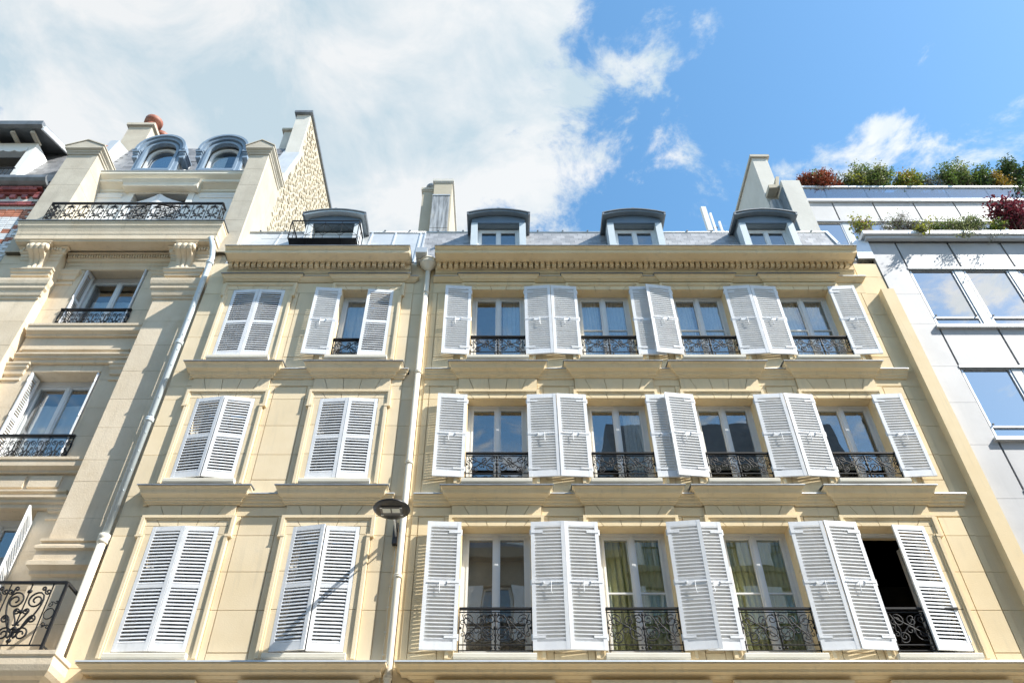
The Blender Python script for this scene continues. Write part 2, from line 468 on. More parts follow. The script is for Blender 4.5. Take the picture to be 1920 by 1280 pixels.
# ------------------------------------------------------------------ setting
structure('ground', MB().box(-60, 60, -40, 60, -0.6, -0.02), 'asphalt')
structure('road', MB().box(-60, 60, 0.3, 8.6, -0.018, 0.0), 'asphalt')
structure('pavement', MB().box(-60, 60, 8.75, 12.05, -0.02, 0.13), 'paving')
structure('kerb', MB().box(-60, 60, 8.6, 8.75, -0.02, 0.132), 'kerb_stone')
structure('pavement', MB().box(-60, 60, -3.2, 0.15, -0.02, 0.13), 'paving')
structure('kerb', MB().box(-60, 60, 0.15, 0.3, -0.02, 0.132), 'kerb_stone')

# ------------------------------------------------------------------ shutters
def leaf_meshes(w, h, right):
    """louvred leaf, hinge at x=0; outer face -y. returns (frame mesh, slat mesh, slat positions, latch mesh, hinge mesh)"""
    x0, x1 = (-w, 0) if right else (0, w)
    mb = MB(); st = .062; t = .017
    mb.box(x0, x0 + st, -t, t, 0, h); mb.box(x1 - st, x1, -t, t, 0, h)
    mid = h * .495
    for a, b in ((0, .125), (mid - .032, mid + .032), (h - .085, h)):
        mb.box(x0 + st, x1 - st, -t + .002, t - .002, a, b)
    fr = mb.mesh('shutter', 'shutter_paint')
    D, H, hv = .030, .036, .0165
    sl = MB()
    a, b = x0 + st - .004, x1 - st + .004
    # slat section: rakes up from the outer (-y) edge, edges cut plumb
    p = [(-D/2, -H/2 - hv/2), (-D/2, -H/2 + hv/2), (D/2, H/2 + hv/2), (D/2, H/2 - hv/2)]
    sl.prism_x(p, a, b)
    slat = sl.mesh('slat', 'shutter_paint')
    zs = []
    for lo, hi in ((.125, mid - .032), (mid + .032, h - .085)):
        n = max(1, int(round((hi - lo) / .0605)))
        d = (hi - lo) / n
        zs += [lo + d * (i + .5) for i in range(n)]
    la = MB()
    s = -1 if right else 1
    la.box(min(s*.30, s*(w - .05)), max(s*.30, s*(w - .05)), t, t + .010, mid - .004, mid + .006)
    la.tube([(s*w*.55, t + .012, mid + .01), (s*w*.55, t + .04, mid), (s*w*.55, t + .035, mid - .17), (s*w*.58, t + .015, mid - .20)], .006, 5)
    la.box(min(s*w*.31, s*w*.34), max(s*w*.31, s*w*.34), t, t + .018, mid - .012, mid + .016)
    latch = la.mesh('latch', 'shutter_paint')
    hi_ = MB()
    hi_.box(min(0, s*.20), max(0, s*.20), t, t + .006, -.018, .018)
    hi_.tube([(-s*.008, 0, -.05), (-s*.008, 0, .05)], .013, 6)
    hinge = hi_.mesh('hinge', 'shutter_paint')
    return fr, slat, zs, latch, hinge
_leafc = {}
def shutter(root, slats, xh, y, z, w, h, right, ang, label=None):
    """ang: 0 closed, 180 folded flat against the wall (degrees)"""
    k = (round(w, 3), round(h, 3), right)
    if k not in _leafc: _leafc[k] = leaf_meshes(w, h, right)
    fr, slat, zs, latch, hinge = _leafc[k]
    a = radians(ang) * (1 if right else -1)
    a += radians(random.uniform(-.8, .8))
    M = T((xh, y, z)) @ RZ(a) @ Matrix.Rotation(radians(random.uniform(-.25, .25)), 4, 'Y')
    o = put('shutter', fr, root, M)
    if label: o['label'] = label
    for i, zz in enumerate(zs):
        slats.add(slat, M @ T((0, 0, zz)) @ RX(radians(random.uniform(-2.2, 2.2))), o, pri=100 - z)
    put('latch', latch, o, M)
    for f in (.09, .5, .91): put('hinge', hinge, o, M @ T((0, 0, h * f)))
    return o

# ------------------------------------------------------------------ windows
_winc = {}
def frame_mb(x0, x1, z0, z1, b, y0, y1, bz0=None):
    mb = MB(); bz0 = bz0 or b
    mb.box(x0, x0 + b, y0, y1, z0, z1); mb.box(x1 - b, x1, y0, y1, z0, z1)
    mb.box(x0 + b, x1 - b, y0 + .001, y1 - .001, z0, z0 + bz0); mb.box(x0 + b, x1 - b, y0 + .001, y1 - .001, z1 - b, z1)
    return mb
def casement_meshes(w, h, right, muntin):
    k = ('c', round(w, 3), round(h, 3), right, muntin)
    if k not in _winc:
        x0, x1 = (-w, 0) if right else (0, w)
        b = .062
        mb = frame_mb(x0, x1, 0, h, b, 0, .05, .10)
        mb.add(frame_mb(x0 + .03, x1 - .03, .05, h - .03, .034, -.012, .002).v, frame_mb(x0 + .03, x1 - .03, .05, h - .03, .034, -.012, .002).f)
        if not right: mb.box(x1 - .03, x1 + .03, -.028, -.006, .01, h - .01)      # cover strip where the leaves meet
        ps = []
        if muntin:
            mz = h * (.5 if muntin is True else muntin)
            mb.box(x0 + b, x1 - b, .004, .04, mz - .014, mz + .014)
            ps = [(.10, mz - .014), (mz + .014, h - b)]
        else: ps = [(.10, h - b)]
        panes = [MB().box(x0 + b - .004, x1 - b + .004, .022, .026, a, c).mesh('pane', 'glass') for a, c in ps]
        _winc[k] = (mb.mesh('casement', 'frame_paint'), panes)
    return _winc[k]
def window(root, cx, w, z0, z1, y, muntin=False, swing=0.0, pane_mat=None):
    b = .05
    x0, x1 = cx - w/2, cx + w/2
    o = part('window', frame_mb(x0, x1, z0, z1, b, y, y + .07), 'frame_paint', root)
    cw = w/2 - b; h = z1 - z0 - 2*b
    for right in (False, True):
        fr, panes = casement_meshes(cw, h, right, muntin)
        M = T((x1 - b if right else x0 + b, y + .012, z0 + b)) @ RZ(radians(swing) * (-1 if right else 1))
        put('casement', fr, o, M)
        for p in panes: put('pane', p, o, M)
    return o
def curtain(root, x0, x1, z0, z1, y, mat, amp=.03, k=26, seed=0, gather=0.0):
    r = random.Random(seed); n = 60; ph = r.random() * 6
    vs = []
    rows = 6
    for j in range(rows + 1):
        v = j / rows
        for i in range(n + 1):
            u = i / n
            x = x0 + (x1 - x0) * u
            if gather: x = x + gather * (1 - v) * sin(pi * u) * (x1 - x0)
            yy = y + amp * (sin(k * u + ph) + .5 * sin(k * 1.9 * u + 2 * ph + v)) * (.6 + .4 * (1 - v))
            vs.append((x, yy, z0 + (z1 - z0) * v))
    fs = [(j*(n+1)+i, j*(n+1)+i+1, (j+1)*(n+1)+i+1, (j+1)*(n+1)+i) for j in range(rows) for i in range(n)]
    mb = MB(); mb.add(vs, fs)
    mb.add([(x, yy + .004, z) for x, yy, z in vs], fs)
    return part('curtain', mb, mat, root, smooth=True)

# ------------------------------------------------------------------ railings of the painted houses
_rail = {}
def rail_scrolls(w, h):
    k = (round(w, 2), round(h, 2))
    if k in _rail: return _rail[k]
    a = w/2 - .03; b0 = .14; b1 = h - .075; H = b1 - b0; zc = lambda f: b0 + H*f
    L = []
    r = .0095
    for sx in (1, -1):
        L.append(scroll_mesh('scroll', scroll((a*.80, zc(.74)), H*.20, 1.4, radians(80), -1, (a*.20, zc(.36)), H*.26, 1.5, radians(250), -1, 1.1), r, sx))
        L.append(scroll_mesh('scroll', scroll((a*.76, zc(.22)), H*.19, 1.4, radians(290), 1, (a*.40, zc(.72)), H*.17, 1.2, radians(95), 1, .9), r, sx))
        L.append(scroll_mesh('scroll', scroll((a*.14, zc(.78)), H*.15, 1.3, radians(60), -1, (a*.52, zc(.42)), H*.15, 1.2, radians(210), 1, 1.0), r, sx))
        L.append(scroll_mesh('scroll', [(a*.88, zc(.05)), (a*.80, zc(.45)), (a*.90, zc(.75)), (a*.97, zc(.95))], r*.9, sx))
        L.append(scroll_mesh('scroll', scroll((a*.94, zc(.30)), H*.09, 1.0, radians(100), -1, (a*.94, zc(.70)), H*.09, 1.0, radians(260), -1, .8), r*.8, sx))
    _rail[k] = L
    return L
_rail_parts = {}
def railing(root, cx, w, z0, h, y):
    k = (round(w, 2), round(h, 2))
    if k not in _rail_parts:
        mb = MB()
        mb.box(-w/2, w/2, -.028, .028, h - .030, h)                          # hand rail
        mb.box(-w/2, w/2, -.007, .007, h - .078, h - .064)
        mb.box(-w/2, w/2, -.008, .008, .118, .132); mb.box(-w/2, w/2, -.008, .008, .030, .044)
        for x in (-w/2 + .012, w/2 - .012): mb.box(x - .008, x + .008, -.0085, .0085, .012, h - .03)
        frame = mb.mesh('balcony_railing', 'iron')
        b0, b1 = .14, h - .075; H = b1 - b0
        ro = MB().box(-.012, .012, -.010, .010, .04, h - .07)
        for (z, q) in ((b0 + H*.5, .036), (b0 + H*.72, .026), (b0 + H*.28, .026), (b0 + H*.92, .028), (b0 + H*.08, .024), (.08, .026)):
            ro.sphere((0, 0, z), q, 6, 4, (1, .55, 1.1))
        small = MB().sphere((0, 0, 0), .02, 6, 4, (1, .55, 1.2)).mesh('rosette', 'iron', True)
        spots = [(-w/2 + .03, b0 + H*.5), (w/2 - .03, b0 + H*.5), (-.06, .08), (.06, .08), (-.05, b0 + H*.93), (.05, b0 + H*.93)]
        _rail_parts[k] = (frame, ro.mesh('rosette', 'iron', True), small, spots)
    frame, ros, small, spots = _rail_parts[k]
    M = T((cx, y, z0))
    o = put('balcony_railing', frame, root, M)
    put('rosette', ros, o, M)
    for sx_, sz_ in spots: put('rosette', small, o, M @ T((sx_, 0, sz_)))
    for me in rail_scrolls(w, h): put('scroll', me, o, M)
    return o

# ------------------------------------------------------------------ the painted fronts
FLOORS = [(6.47, 8.64, 9.33), (9.56, 11.43, 12.22), (12.50, 14.50, 14.90)]
LINES = [[6.27, 7.17, 7.82, 8.48, 8.85, 9.03], [9.25, 10.13, 10.79, 11.43, 11.76, 11.93], [12.15, 13.10, 13.76, 14.42, 14.74]]
CAS = .20
GAP = .010
def hood_prof(zt, big):
    if big:
        b = zt - .28
        return [(.032, b), (.055, b + .012), (.055, b + .035), (.085, b + .05), (.085, b + .075), (.10, b + .085), (.10, b + .105), (.14, b + .135), (.165, b + .15),
                (.175, b + .17), (.185, b + .21), (.205, b + .245), (.225, b + .262), (.225, zt)]
    b = zt - .15
    return [(.032, b), (.055, b + .01), (.055, b + .03), (.085, b + .05), (.10, b + .06), (.105, b + .085), (.13, b + .11), (.15, b + .125), (.15, zt)]
def stone(st, x0, x1, z0, z1, p=0.0, yw=12.0, g=GAP):
    if x1 - x0 < .03 or z1 - z0 < .02: return
    jit = random.uniform(-.0012, .0012)
    me = boxmesh('stone', x1 - x0 - g, .034 + p, z1 - z0 - g, st.mat)
    st.add(me, T((x0 + g/2, yw - p + jit, z0 + g/2)), pri=(x1 - x0) * (z1 - z0))
def voussoirs(st, xa, xb, z0, z1, n, p, splay):
    cx = (xa + xb) / 2
    for i in range(n):
        b0 = xa + (xb - xa) * i / n; b1 = xa + (xb - xa) * (i + 1) / n
        t0 = b0 if i == 0 else b0 + (b0 - cx) * splay; t1 = b1 if i == n - 1 else b1 + (b1 - cx) * splay
        t0 = max(xa, min(xb, t0)); t1 = max(xa, min(xb, t1))
        g = GAP / 2
        me = MB().prism_y([(g, g), (b1 - b0 - g, g), (t1 - b0 - g, z1 - z0 - g), (t0 - b0 + g, z1 - z0 - g)], 0, .034 + p).mesh('stone', st.mat)
        st.add(me, T((b0, 12.0 - p, z0)), pri=.3)

def front(root, mat, xL, xR, fL, fR, centres, w, panel_min):
    """xL..xR whole wall, fL..fR the dressed front between the end strips"""
    ops = [(c - w/2, c + w/2) for c in centres]
    wall = MB()
    edges = [xL] + [e for o in ops for e in o] + [xR]
    for i in range(0, len(edges), 2):
        wall.box(edges[i], edges[i + 1], 12.024, 12.45, 0.0, 15.42)
    for a, b in ops:
        zz = [0.0] + [z for f in FLOORS for z in f[:2]] + [15.42]
        for i in range(0, len(zz), 2): wall.box(a, b, 12.024, 12.45, zz[i], zz[i + 1])
    part('wall', wall, mat, root)
    st = Pieces('stone', mat, root)
    # stones of the piers
    pier_edges = [fL] + [e for a, b in ops for e in (a - CAS, b + CAS)] + [fR]
    for i in range(0, len(pier_edges), 2):
        a, b = pier_edges[i], pier_edges[i + 1]
        wide = b - a >= panel_min
        for fi, ls in enumerate(LINES):
            z_p0 = FLOORS[fi][0] + .03; z_p1 = ls[-2] - .02 if fi < 2 else ls[-1] - .12
            for z0, z1 in zip(ls[:-1], ls[1:]):
                if wide and z1 <= z_p1 + .06 and b - a > .3:
                    m = .11 if b - a > .5 else .085; G = .016
                    stone(st, a, a + m, z0, z1); stone(st, b - m, b, z0, z1)
                    q0 = max(z0, z_p0); q1 = min(z1, z_p1)
                    if z0 < z_p0: stone(st, a + m, b - m, z0, z_p0 - G + GAP)
                    if z1 > z_p1: stone(st, a + m, b - m, z_p1 + G - GAP, z1)
                    stone(st, a + m + G - GAP, b - m - G + GAP, q0, q1)
                else:
                    stone(st, a, b, z0, z1)
        stone(st, a, b, 14.88, 14.97)
    # end strips, a shade further back
    for a, b in ((xL, fL), (fR, xR)):
        if b - a < .05: continue
        for ls in LINES:
            zz = ls[:-1] + [ls[-1] + .22]
            for z0, z1 in zip(zz[:-1], zz[1:]): stone(st, a, b, z0, z1, yw=12.016)
        for z0, z1 in ((3.0, 3.7), (3.7, 4.4), (4.4, 5.1), (5.1, 5.7), (5.7, 6.27), (14.96, 15.4)): stone(st, a, b, z0, z1, yw=12.016)
    # casings, lintels, aprons
    for c, (a, b) in zip(centres, ops):
        for fi, ls in enumerate(LINES):
            zs, zt, hd = FLOORS[fi]
            big = fi < 2
            zl = [l for l in ls if l < zt - .1] + [zt]
            for z0, z1 in zip(zl[:-1], zl[1:]):
                stone(st, a - CAS, a, z0, z1, .03); stone(st, b, b + CAS, z0, z1, .03)
            stone(st, a, b, ls[0], zs - .03, .03)
            lt = zt + (.205 if big else .235)
            voussoirs(st, a - CAS, b + CAS, zt, lt, 5, .03, .30)
            if big: voussoirs(st, a - CAS, b + CAS, lt + .006, hd - .285, 5, .03, .22)
            # beaded moulding with ears at the head
            mb = MB(); ez = zt - .16; s0 = CAS - .012; e0 = CAS + .035
            tz = zt + (.165 if big else .16)
            for sx, xo in ((-1, a), (1, b)):
                def bx(u0, u1, p0, p1, za, zb):
                    xa_, xb_ = xo + sx*u0, xo + sx*u1
                    mb.box(min(xa_, xb_), max(xa_, xb_), 12 - p1, 12 - p0, za, zb)
                bx(s0 - .055, s0, 0, .062, zs - .08, ez); bx(s0 - .085, s0 - .055, 0, .046, zs - .08, ez)
                bx(e0 - .055, e0, 0, .0622, ez - .045, tz + .035); bx(e0 - .085, e0 - .055, 0, .046, ez - .02, tz)
                bx(s0 - .055, e0 + .012, 0, .068, ez - .05, ez - .03)
            mb.box(a - e0 + .055, b + e0 - .055, 12 - .0615, 12, tz - .015, tz + .035)
            mb.box(a - e0 + .085, b + e0 - .085, 12 - .0455, 12, tz - .045, tz - .015)
            part('casing_moulding', mb, mat, root)
            part('window_hood', MB().mould(c - .75, c + .75, 12.0, hood_prof(hd, big)), mat, root)
            p = .24 if big else .165
            part('flashing', MB().prism_x([(12.03, hd + .05), (12.03, hd + .065), (12.0 - p, hd + .016), (12.0 - p - .006, hd - .01), (12.0 - p, hd - .012), (12.0 - p + .006, hd + .003)], c - .75 - p, c + .75 + p), 'zinc_dark', root)
            # sill
            sb = MB().prism_x([(12.19, zs - .005), (12.19, zs - .11), (11.87, zs - .11), (11.855, zs - .095), (11.852, zs - .04), (11.862, zs - .028), (12.19, zs + .002)], c - .625, c + .625)
            part('window_sill', sb, 'cream_paint', root)
    # string courses between the hoods
    gaps = [fL] + [e for c in centres for e in (c - .80, c + .80)] + [fR]
    for fi, (zb, zt_) in enumerate(((9.04, 9.24), (11.93, 12.13), (14.75, 14.87))):
        for i in range(0, len(gaps), 2):
            a, b = gaps[i], gaps[i + 1]
            if b - a < .06: continue
            h = zt_ - zb
            prof = [(.0, zb), (.03, zb + .01), (.03, zb + h*.25), (.055, zb + h*.35), (.055, zb + h*.55), (.075, zb + h*.65), (.08, zb + h*.8), (.10, zb + h*.9), (.10, zt_)]
            part('string_course', MB().mould(a, b, 12.0, prof, False, i == len(gaps) - 2), mat, root)
            part('flashing', MB().prism_x([(12.03, zt_ + .035), (12.03, zt_ + .045), (11.89, zt_ + .014), (11.886, zt_ - .008), (11.893, zt_ - .008), (11.897, zt_ + .003)], a, b + (.1 if i == len(gaps) - 2 else 0)), 'zinc', root)
    # ledge over the first floor, with the heads of the hoods below it
    zt_ = 6.25
    prof = [(.03, 5.85), (.03, 6.06), (.06, 6.065), (.06, 6.08), (.10, 6.095), (.13, 6.11), (.13, 6.12), (.22, 6.125), (.22, 6.165), (.24, 6.172), (.27, 6.20), (.30, 6.215), (.30, zt_)]
    part('ledge', MB().mould(fL + .28, fR - .02, 12.0, prof, True, True), mat, root)
    part('flashing', MB().prism_x([(12.03, zt_ + .03), (12.03, zt_ + .042), (11.69, zt_ + .014), (11.682, zt_ - .012), (11.69, zt_ - .012), (11.70, zt_ + .004)], fL - .03, fR + .29), 'zinc', root)
    for c in centres:
        part('window_hood', MB().mould(c - .72, c + .72, 12.0, [(.03, 5.78), (.06, 5.80), (.06, 5.83), (.10, 5.86), (.12, 5.92), (.145, 5.96), (.16, 5.98), (.16, 6.035), (.035, 6.045)]), mat, root)
    # main cornice with dentils
    ct = 15.38
    prof = [(.0, 14.945), (.045, 14.955), (.045, 14.985), (.07, 15.0), (.085, 15.03), (.085, 15.055), (.12, 15.07), (.12, 15.245), (.20, 15.252), (.23, 15.262), (.24, 15.275), (.46, 15.2752), (.46, 15.285)]
    prof = [(.0, 14.945), (.045, 14.955), (.045, 14.985), (.07, 15.0), (.085, 15.03), (.085, 15.055), (.12, 15.07), (.12, 15.235), (.20, 15.24), (.215, 15.215), (.24, 15.22), (.25, 15.235), (.46, 15.236), (.47, 15.215),
            (.48, 15.215), (.48, 15.305), (.50, 15.31), (.505, 15.33), (.53, 15.35), (.55, 15.36), (.55, ct)]
    part('cornice', MB().mould(fL + .03, fR - .10, 12.0, prof, False, False), mat, root)
    part('flashing', MB().prism_x([(12.06, ct + .05), (12.06, ct + .06), (11.44, ct + .013), (11.435, ct - .008), (11.443, ct - .008), (11.45, ct + .003)], fL + .02, fR - .09), 'zinc_dark', root)
    n = int((fR - fL - .2) / .128)
    d = boxmesh('dentil', .086, .10, .13, mat)
    for i in range(n):
        put('dentil', d, root, T((fL + .07 + i * (fR - fL - .25) / n, 11.785, 15.09)))
    st.finish()
    return ops

# rooms behind the fronts
def rooms(root, xL, xR, yb=15.5):
    for z0, z1 in ((6.2, 9.3), (9.3, 12.25), (12.25, 15.2)):
        part('interior', MB().room(xL + .1, xR - .1, 12.455, yb, z0, z1), 'room', root)
def body(root, xL, xR, mat):
    mb = MB()
    mb.box(xL, xL + .08, 12.45, 20, 0, 15.4); mb.box(xR - .08, xR, 12.45, 20, 0, 15.4); mb.box(xL + .08, xR - .08, 19.9, 20, 0, 15.4)
    part('side_wall', mb, mat, root)

# ================================================================= right house of the pair (four bays)
C_ = thing('yellow_house', (3.2, 12.4, 0), 'ochre-yellow plastered town house, four windows wide, white shutters, slate mansard with three grey-blue dormers', 'building')
CC = [-.155, 2.13, 4.20, 6.495]; CW = 1.15
front(C_, 'stucco_yellow', -1.68, 8.44, -1.60, 7.90, CC, CW, .40)
rooms(C_, -1.68, 8.44); body(C_, -1.68, 8.44, 'stucco_yellow')
part('pilaster', MB().prism_z([(8.16, 12.03), (8.16, 11.84), (8.435, 11.84), (8.435, 12.03)], 0, 14.40), 'stucco_yellow', C_)
slC = Pieces('slat', 'shutter_paint', C_)
OPEN = {  # floor -> per window (left angle, right angle, muntin, curtain)
    0: [(176, 176, False, 'brown'), (176, 172, .5, 'gold'), (178.5, 176, .5, 'gold'), (175, 7, False, None)],
    1: [(176, 177, False, None), (176, 178.5, False, 'whiteL'), (172, 176, False, None), (176, 176, False, None)],
    2: [(176, 176, False, 'whiteR'), (176, 178.5, .5, 'white'), (172, 176, .5, 'white'), (176, 176, .5, 'white')]}
for fi, ws in OPEN.items():
    zs, zt, _ = FLOORS[fi]
    for i, (la, ra, mu, cu) in enumerate(ws):
        c = CC[i]; lw = .565
        # leaves that fold past a neighbour stand a little further out
        yl = 11.93 if la > 170 else 11.925
        shutter(C_, slC, c - CW/2 - .01, yl, zs + .035, lw, zt - zs + .012, False, la)
        shutter(C_, slC, c + CW/2 - .006, yl if ra > 90 else 11.965, zs + .035, lw, zt - zs + (.012 if ra > 90 else -.05), True, ra,
                'nearly closed shutter leaf with dark gaps between its slats' if ra < 90 else None)
        window(C_, c, CW, zs + .01, zt - .002, 12.21, mu, swing=72 if (fi == 0 and i == 3) else 0)
        x0, x1 = c - .5, c + .5
        if cu == 'gold':
            curtain(C_, x0, c - .02, zs + .05, zt - .04, 12.325, 'curtain_gold', .03, 30, i, .12); curtain(C_, c + .02, x1, zs + .05, zt - .04, 12.325, 'curtain_gold', .03, 30, i + 5, -.1)
        elif cu == 'brown': curtain(C_, x0, x1, zs + .05, zt - .04, 12.33, 'curtain_brown', .006, 14, i)
        elif cu == 'white': curtain(C_, x0, c - .1, zs + .05, zt - .04, 12.34, 'curtain_white', .025, 34, i, .2); curtain(C_, c + .08, x1, zs + .05, zt - .04, 12.34, 'curtain_white', .025, 34, i + 3, -.1)
        elif cu == 'whiteR': curtain(C_, c + .1, x1, zs + .05, zt - .04, 12.34, 'curtain_white', .025, 30, i)
        elif cu == 'whiteL': curtain(C_, c + .15, x1, zs + .05, zt - .04, 12.34, 'curtain_white', .02, 30, i)
        rh = (.71, .57, .56)[fi]
        railing(C_, c, CW - .01, zs + .005, rh, 11.955)
slC.finish()

# ================================================================= left house of the pair (two bays)
B_ = thing('beige_house', (-4.2, 12.4, 0), 'narrow pale beige house, two windows wide, mostly closed shutters, zinc roof with dormer', 'building')
BC = [-5.395, -3.015]; BW = 1.12
front(B_, 'stucco_beige', -6.62, -1.69, -6.26, -2.03, BC, BW, .40)
rooms(B_, -6.62, -1.69); body(B_, -6.62, -1.69, 'stucco_beige')
slB = Pieces('slat', 'shutter_paint', B_)
for fi in range(3):
    zs, zt, _ = FLOORS[fi]
    for i, c in enumerate(BC):
        la, ra = (4, 4)
        if fi == 2 and i == 1: la, ra = 176, 4
        if fi == 1 and i == 0: la, ra = 9, 9
        if fi == 0 and i == 1: la, ra = 10, 5
        shutter(B_, slB, c - BW/2 + (.0 if la < 90 else -.01), 11.985 if la < 90 else 11.93, zs + .03, BW/2 - .003, zt - zs - .045, False, la,
                'shutter leaf folded open against the wall' if la > 90 else None)
        shutter(B_, slB, c + BW/2, 11.985, zs + .03, BW/2 - .003, zt - zs - .045, True, ra)
        window(B_, c, BW, zs + .01, zt - .002, 12.21)
        if fi == 2 and i == 1:
            railing(B_, c, BW - .01, zs + .005, .56, 12.03)
            curtain(B_, c - .5, c + .1, zs + .05, zt - .04, 12.34, 'curtain_white', .02, 24, 9)
slB.finish()
# square cast-iron vents
for x, z in ((-1.955, 6.21), (-2.015, 12.13)):
    mb = frame_mb(x - .09, x + .09, z - .06, z + .06, .014, 11.985, 12.02)
    for k in range(4): mb.box(x - .076 + k*.04, x - .062 + k*.04, 11.99, 12.015, z - .046, z + .046)
    for k in range(2): mb.box(x - .076, x + .076, 11.992, 12.014, z - .022 + k*.035, z - .012 + k*.035)
    mb.box(x - .08, x + .08, 12.0135, 12.018, z - .05, z + .05)
    part('vent_grille', mb, 'iron', B_)
# rain pipe between the two fronts
PX, PY = -1.735, 11.93
rp = part('drainpipe', MB().tube([(PX, PY, 0.2), (PX, PY, 15.14)], .055, 14), 'cream_paint', C_, True)
for z in (6.1, 7.7, 9.9, 12.05, 14.35):
    part('pipe_collar', MB().lathe(PX, PY, [(.056, z - .03), (.07, z - .028), (.07, z - .006), (.062, z), (.07, z + .006), (.07, z + .026), (.056, z + .03)], 14), 'cream_paint', rp, True)
part('hopper', MB().lathe(PX, PY - .03, [(.06, 15.06), (.075, 15.09), (.10, 15.13), (.16, 15.19), (.185, 15.22), (.19, 15.26), (.175, 15.262), (.175, 15.30), (.195, 15.31), (.195, 15.335), (.17, 15.34)], 18), 'cream_paint', rp, True)
part('gutter_outlet', MB().tube([(-2.0, 11.85, 15.36), (-1.9, 11.86, 15.34), (-1.82, 11.88, 15.27)], .05, 8), 'zinc', rp, True)
# ================================================================= roofs of the painted houses
RY0, RZ0, RY1, RZ1 = 12.03, 15.44, 12.62, 17.25
SL = sqrt((RY1 - RY0)**2 + (RZ1 - RZ0)**2)
SA = math.atan2(RZ1 - RZ0, RY1 - RY0)                 # slope angle
def slope_pt(s, off=0.0):
    return (RY0 + cos(SA)*s - sin(SA)*off, RZ0 + sin(SA)*s + cos(SA)*off)
def slopeM(x, s, off, tilt=0.0):
    y, z = slope_pt(s, off)
    return T((x, y, z)) @ RX(SA - pi/2 - tilt) if False else T((x, y, z)) @ Matrix.Rotation(-(pi/2 - SA) + tilt, 4, 'X')
def slates(root, x0, x1, holes, mat, limit=300):
    P = Pieces('slate', mat, root, limit)
    row = .148; n = int(SL / row)
    for r in range(n):
        s = r * row
        w = .215
        x = x0 + (w/2 if r % 2 else 0)
        segs = [(x0, x1)]
        z = slope_pt(s)[1]
        for a, b in holes:
            segs = [q for u, v in segs for q in ((u, min(v, a)), (max(u, b), v)) if q[1] - q[0] > .03]
        xs = []
        k = -1
        while x0 + k * w < x1:
            xa = x0 + k * w + (w/2 if r % 2 else 0); xb = xa + w - .009
            for u, v in segs:
                p, q = max(xa, u), min(xb, v)
                if q - p > .02:
                    me = boxmesh('slate', round(q - p, 2), .012, row + .05, mat)
                    P.add(me, slopeM(p, s + random.uniform(-.004, .004), .006 + random.uniform(0, .003), radians(4.2 + random.uniform(-.6, .6))), pri=r * (1 if q - p > .1 else .5) + (q - p))
            k += 1
    P.finish()
def roof_base(root, x0, x1, mat, y0=RY0):
    part('roof', MB().prism_x([(RY0, RZ0), (RY1, RZ1), (RY1 + .3, RZ1 + .1), (19.5, RZ1 + .5), (19.5, 15.3), (RY0, 15.3)], x0, x1), mat, root)
    part('ridge_roll', MB().tube([(x0, RY1 - .01, RZ1 + .015), (x1, RY1 - .01, RZ1 + .015)], .035, 8), 'zinc', root, True)
    part('flashing', MB().prism_x([(RY1 - .05, RZ1 - .10), (RY1 - .032, RZ1 - .02), (RY1 - .015, RZ1 - .02), (RY1 - .03, RZ1 - .11)], x0, x1), 'zinc_dark', root)
    n = int((x1 - x0) / .62)
    for i in range(n):
        x = x0 + .3 + i * .62
        part('ridge_clip', MB().box(x - .02, x + .02, RY1 - .06, RY1 + .03, RZ1 + .03, RZ1 + .065), 'zinc_dark', root)

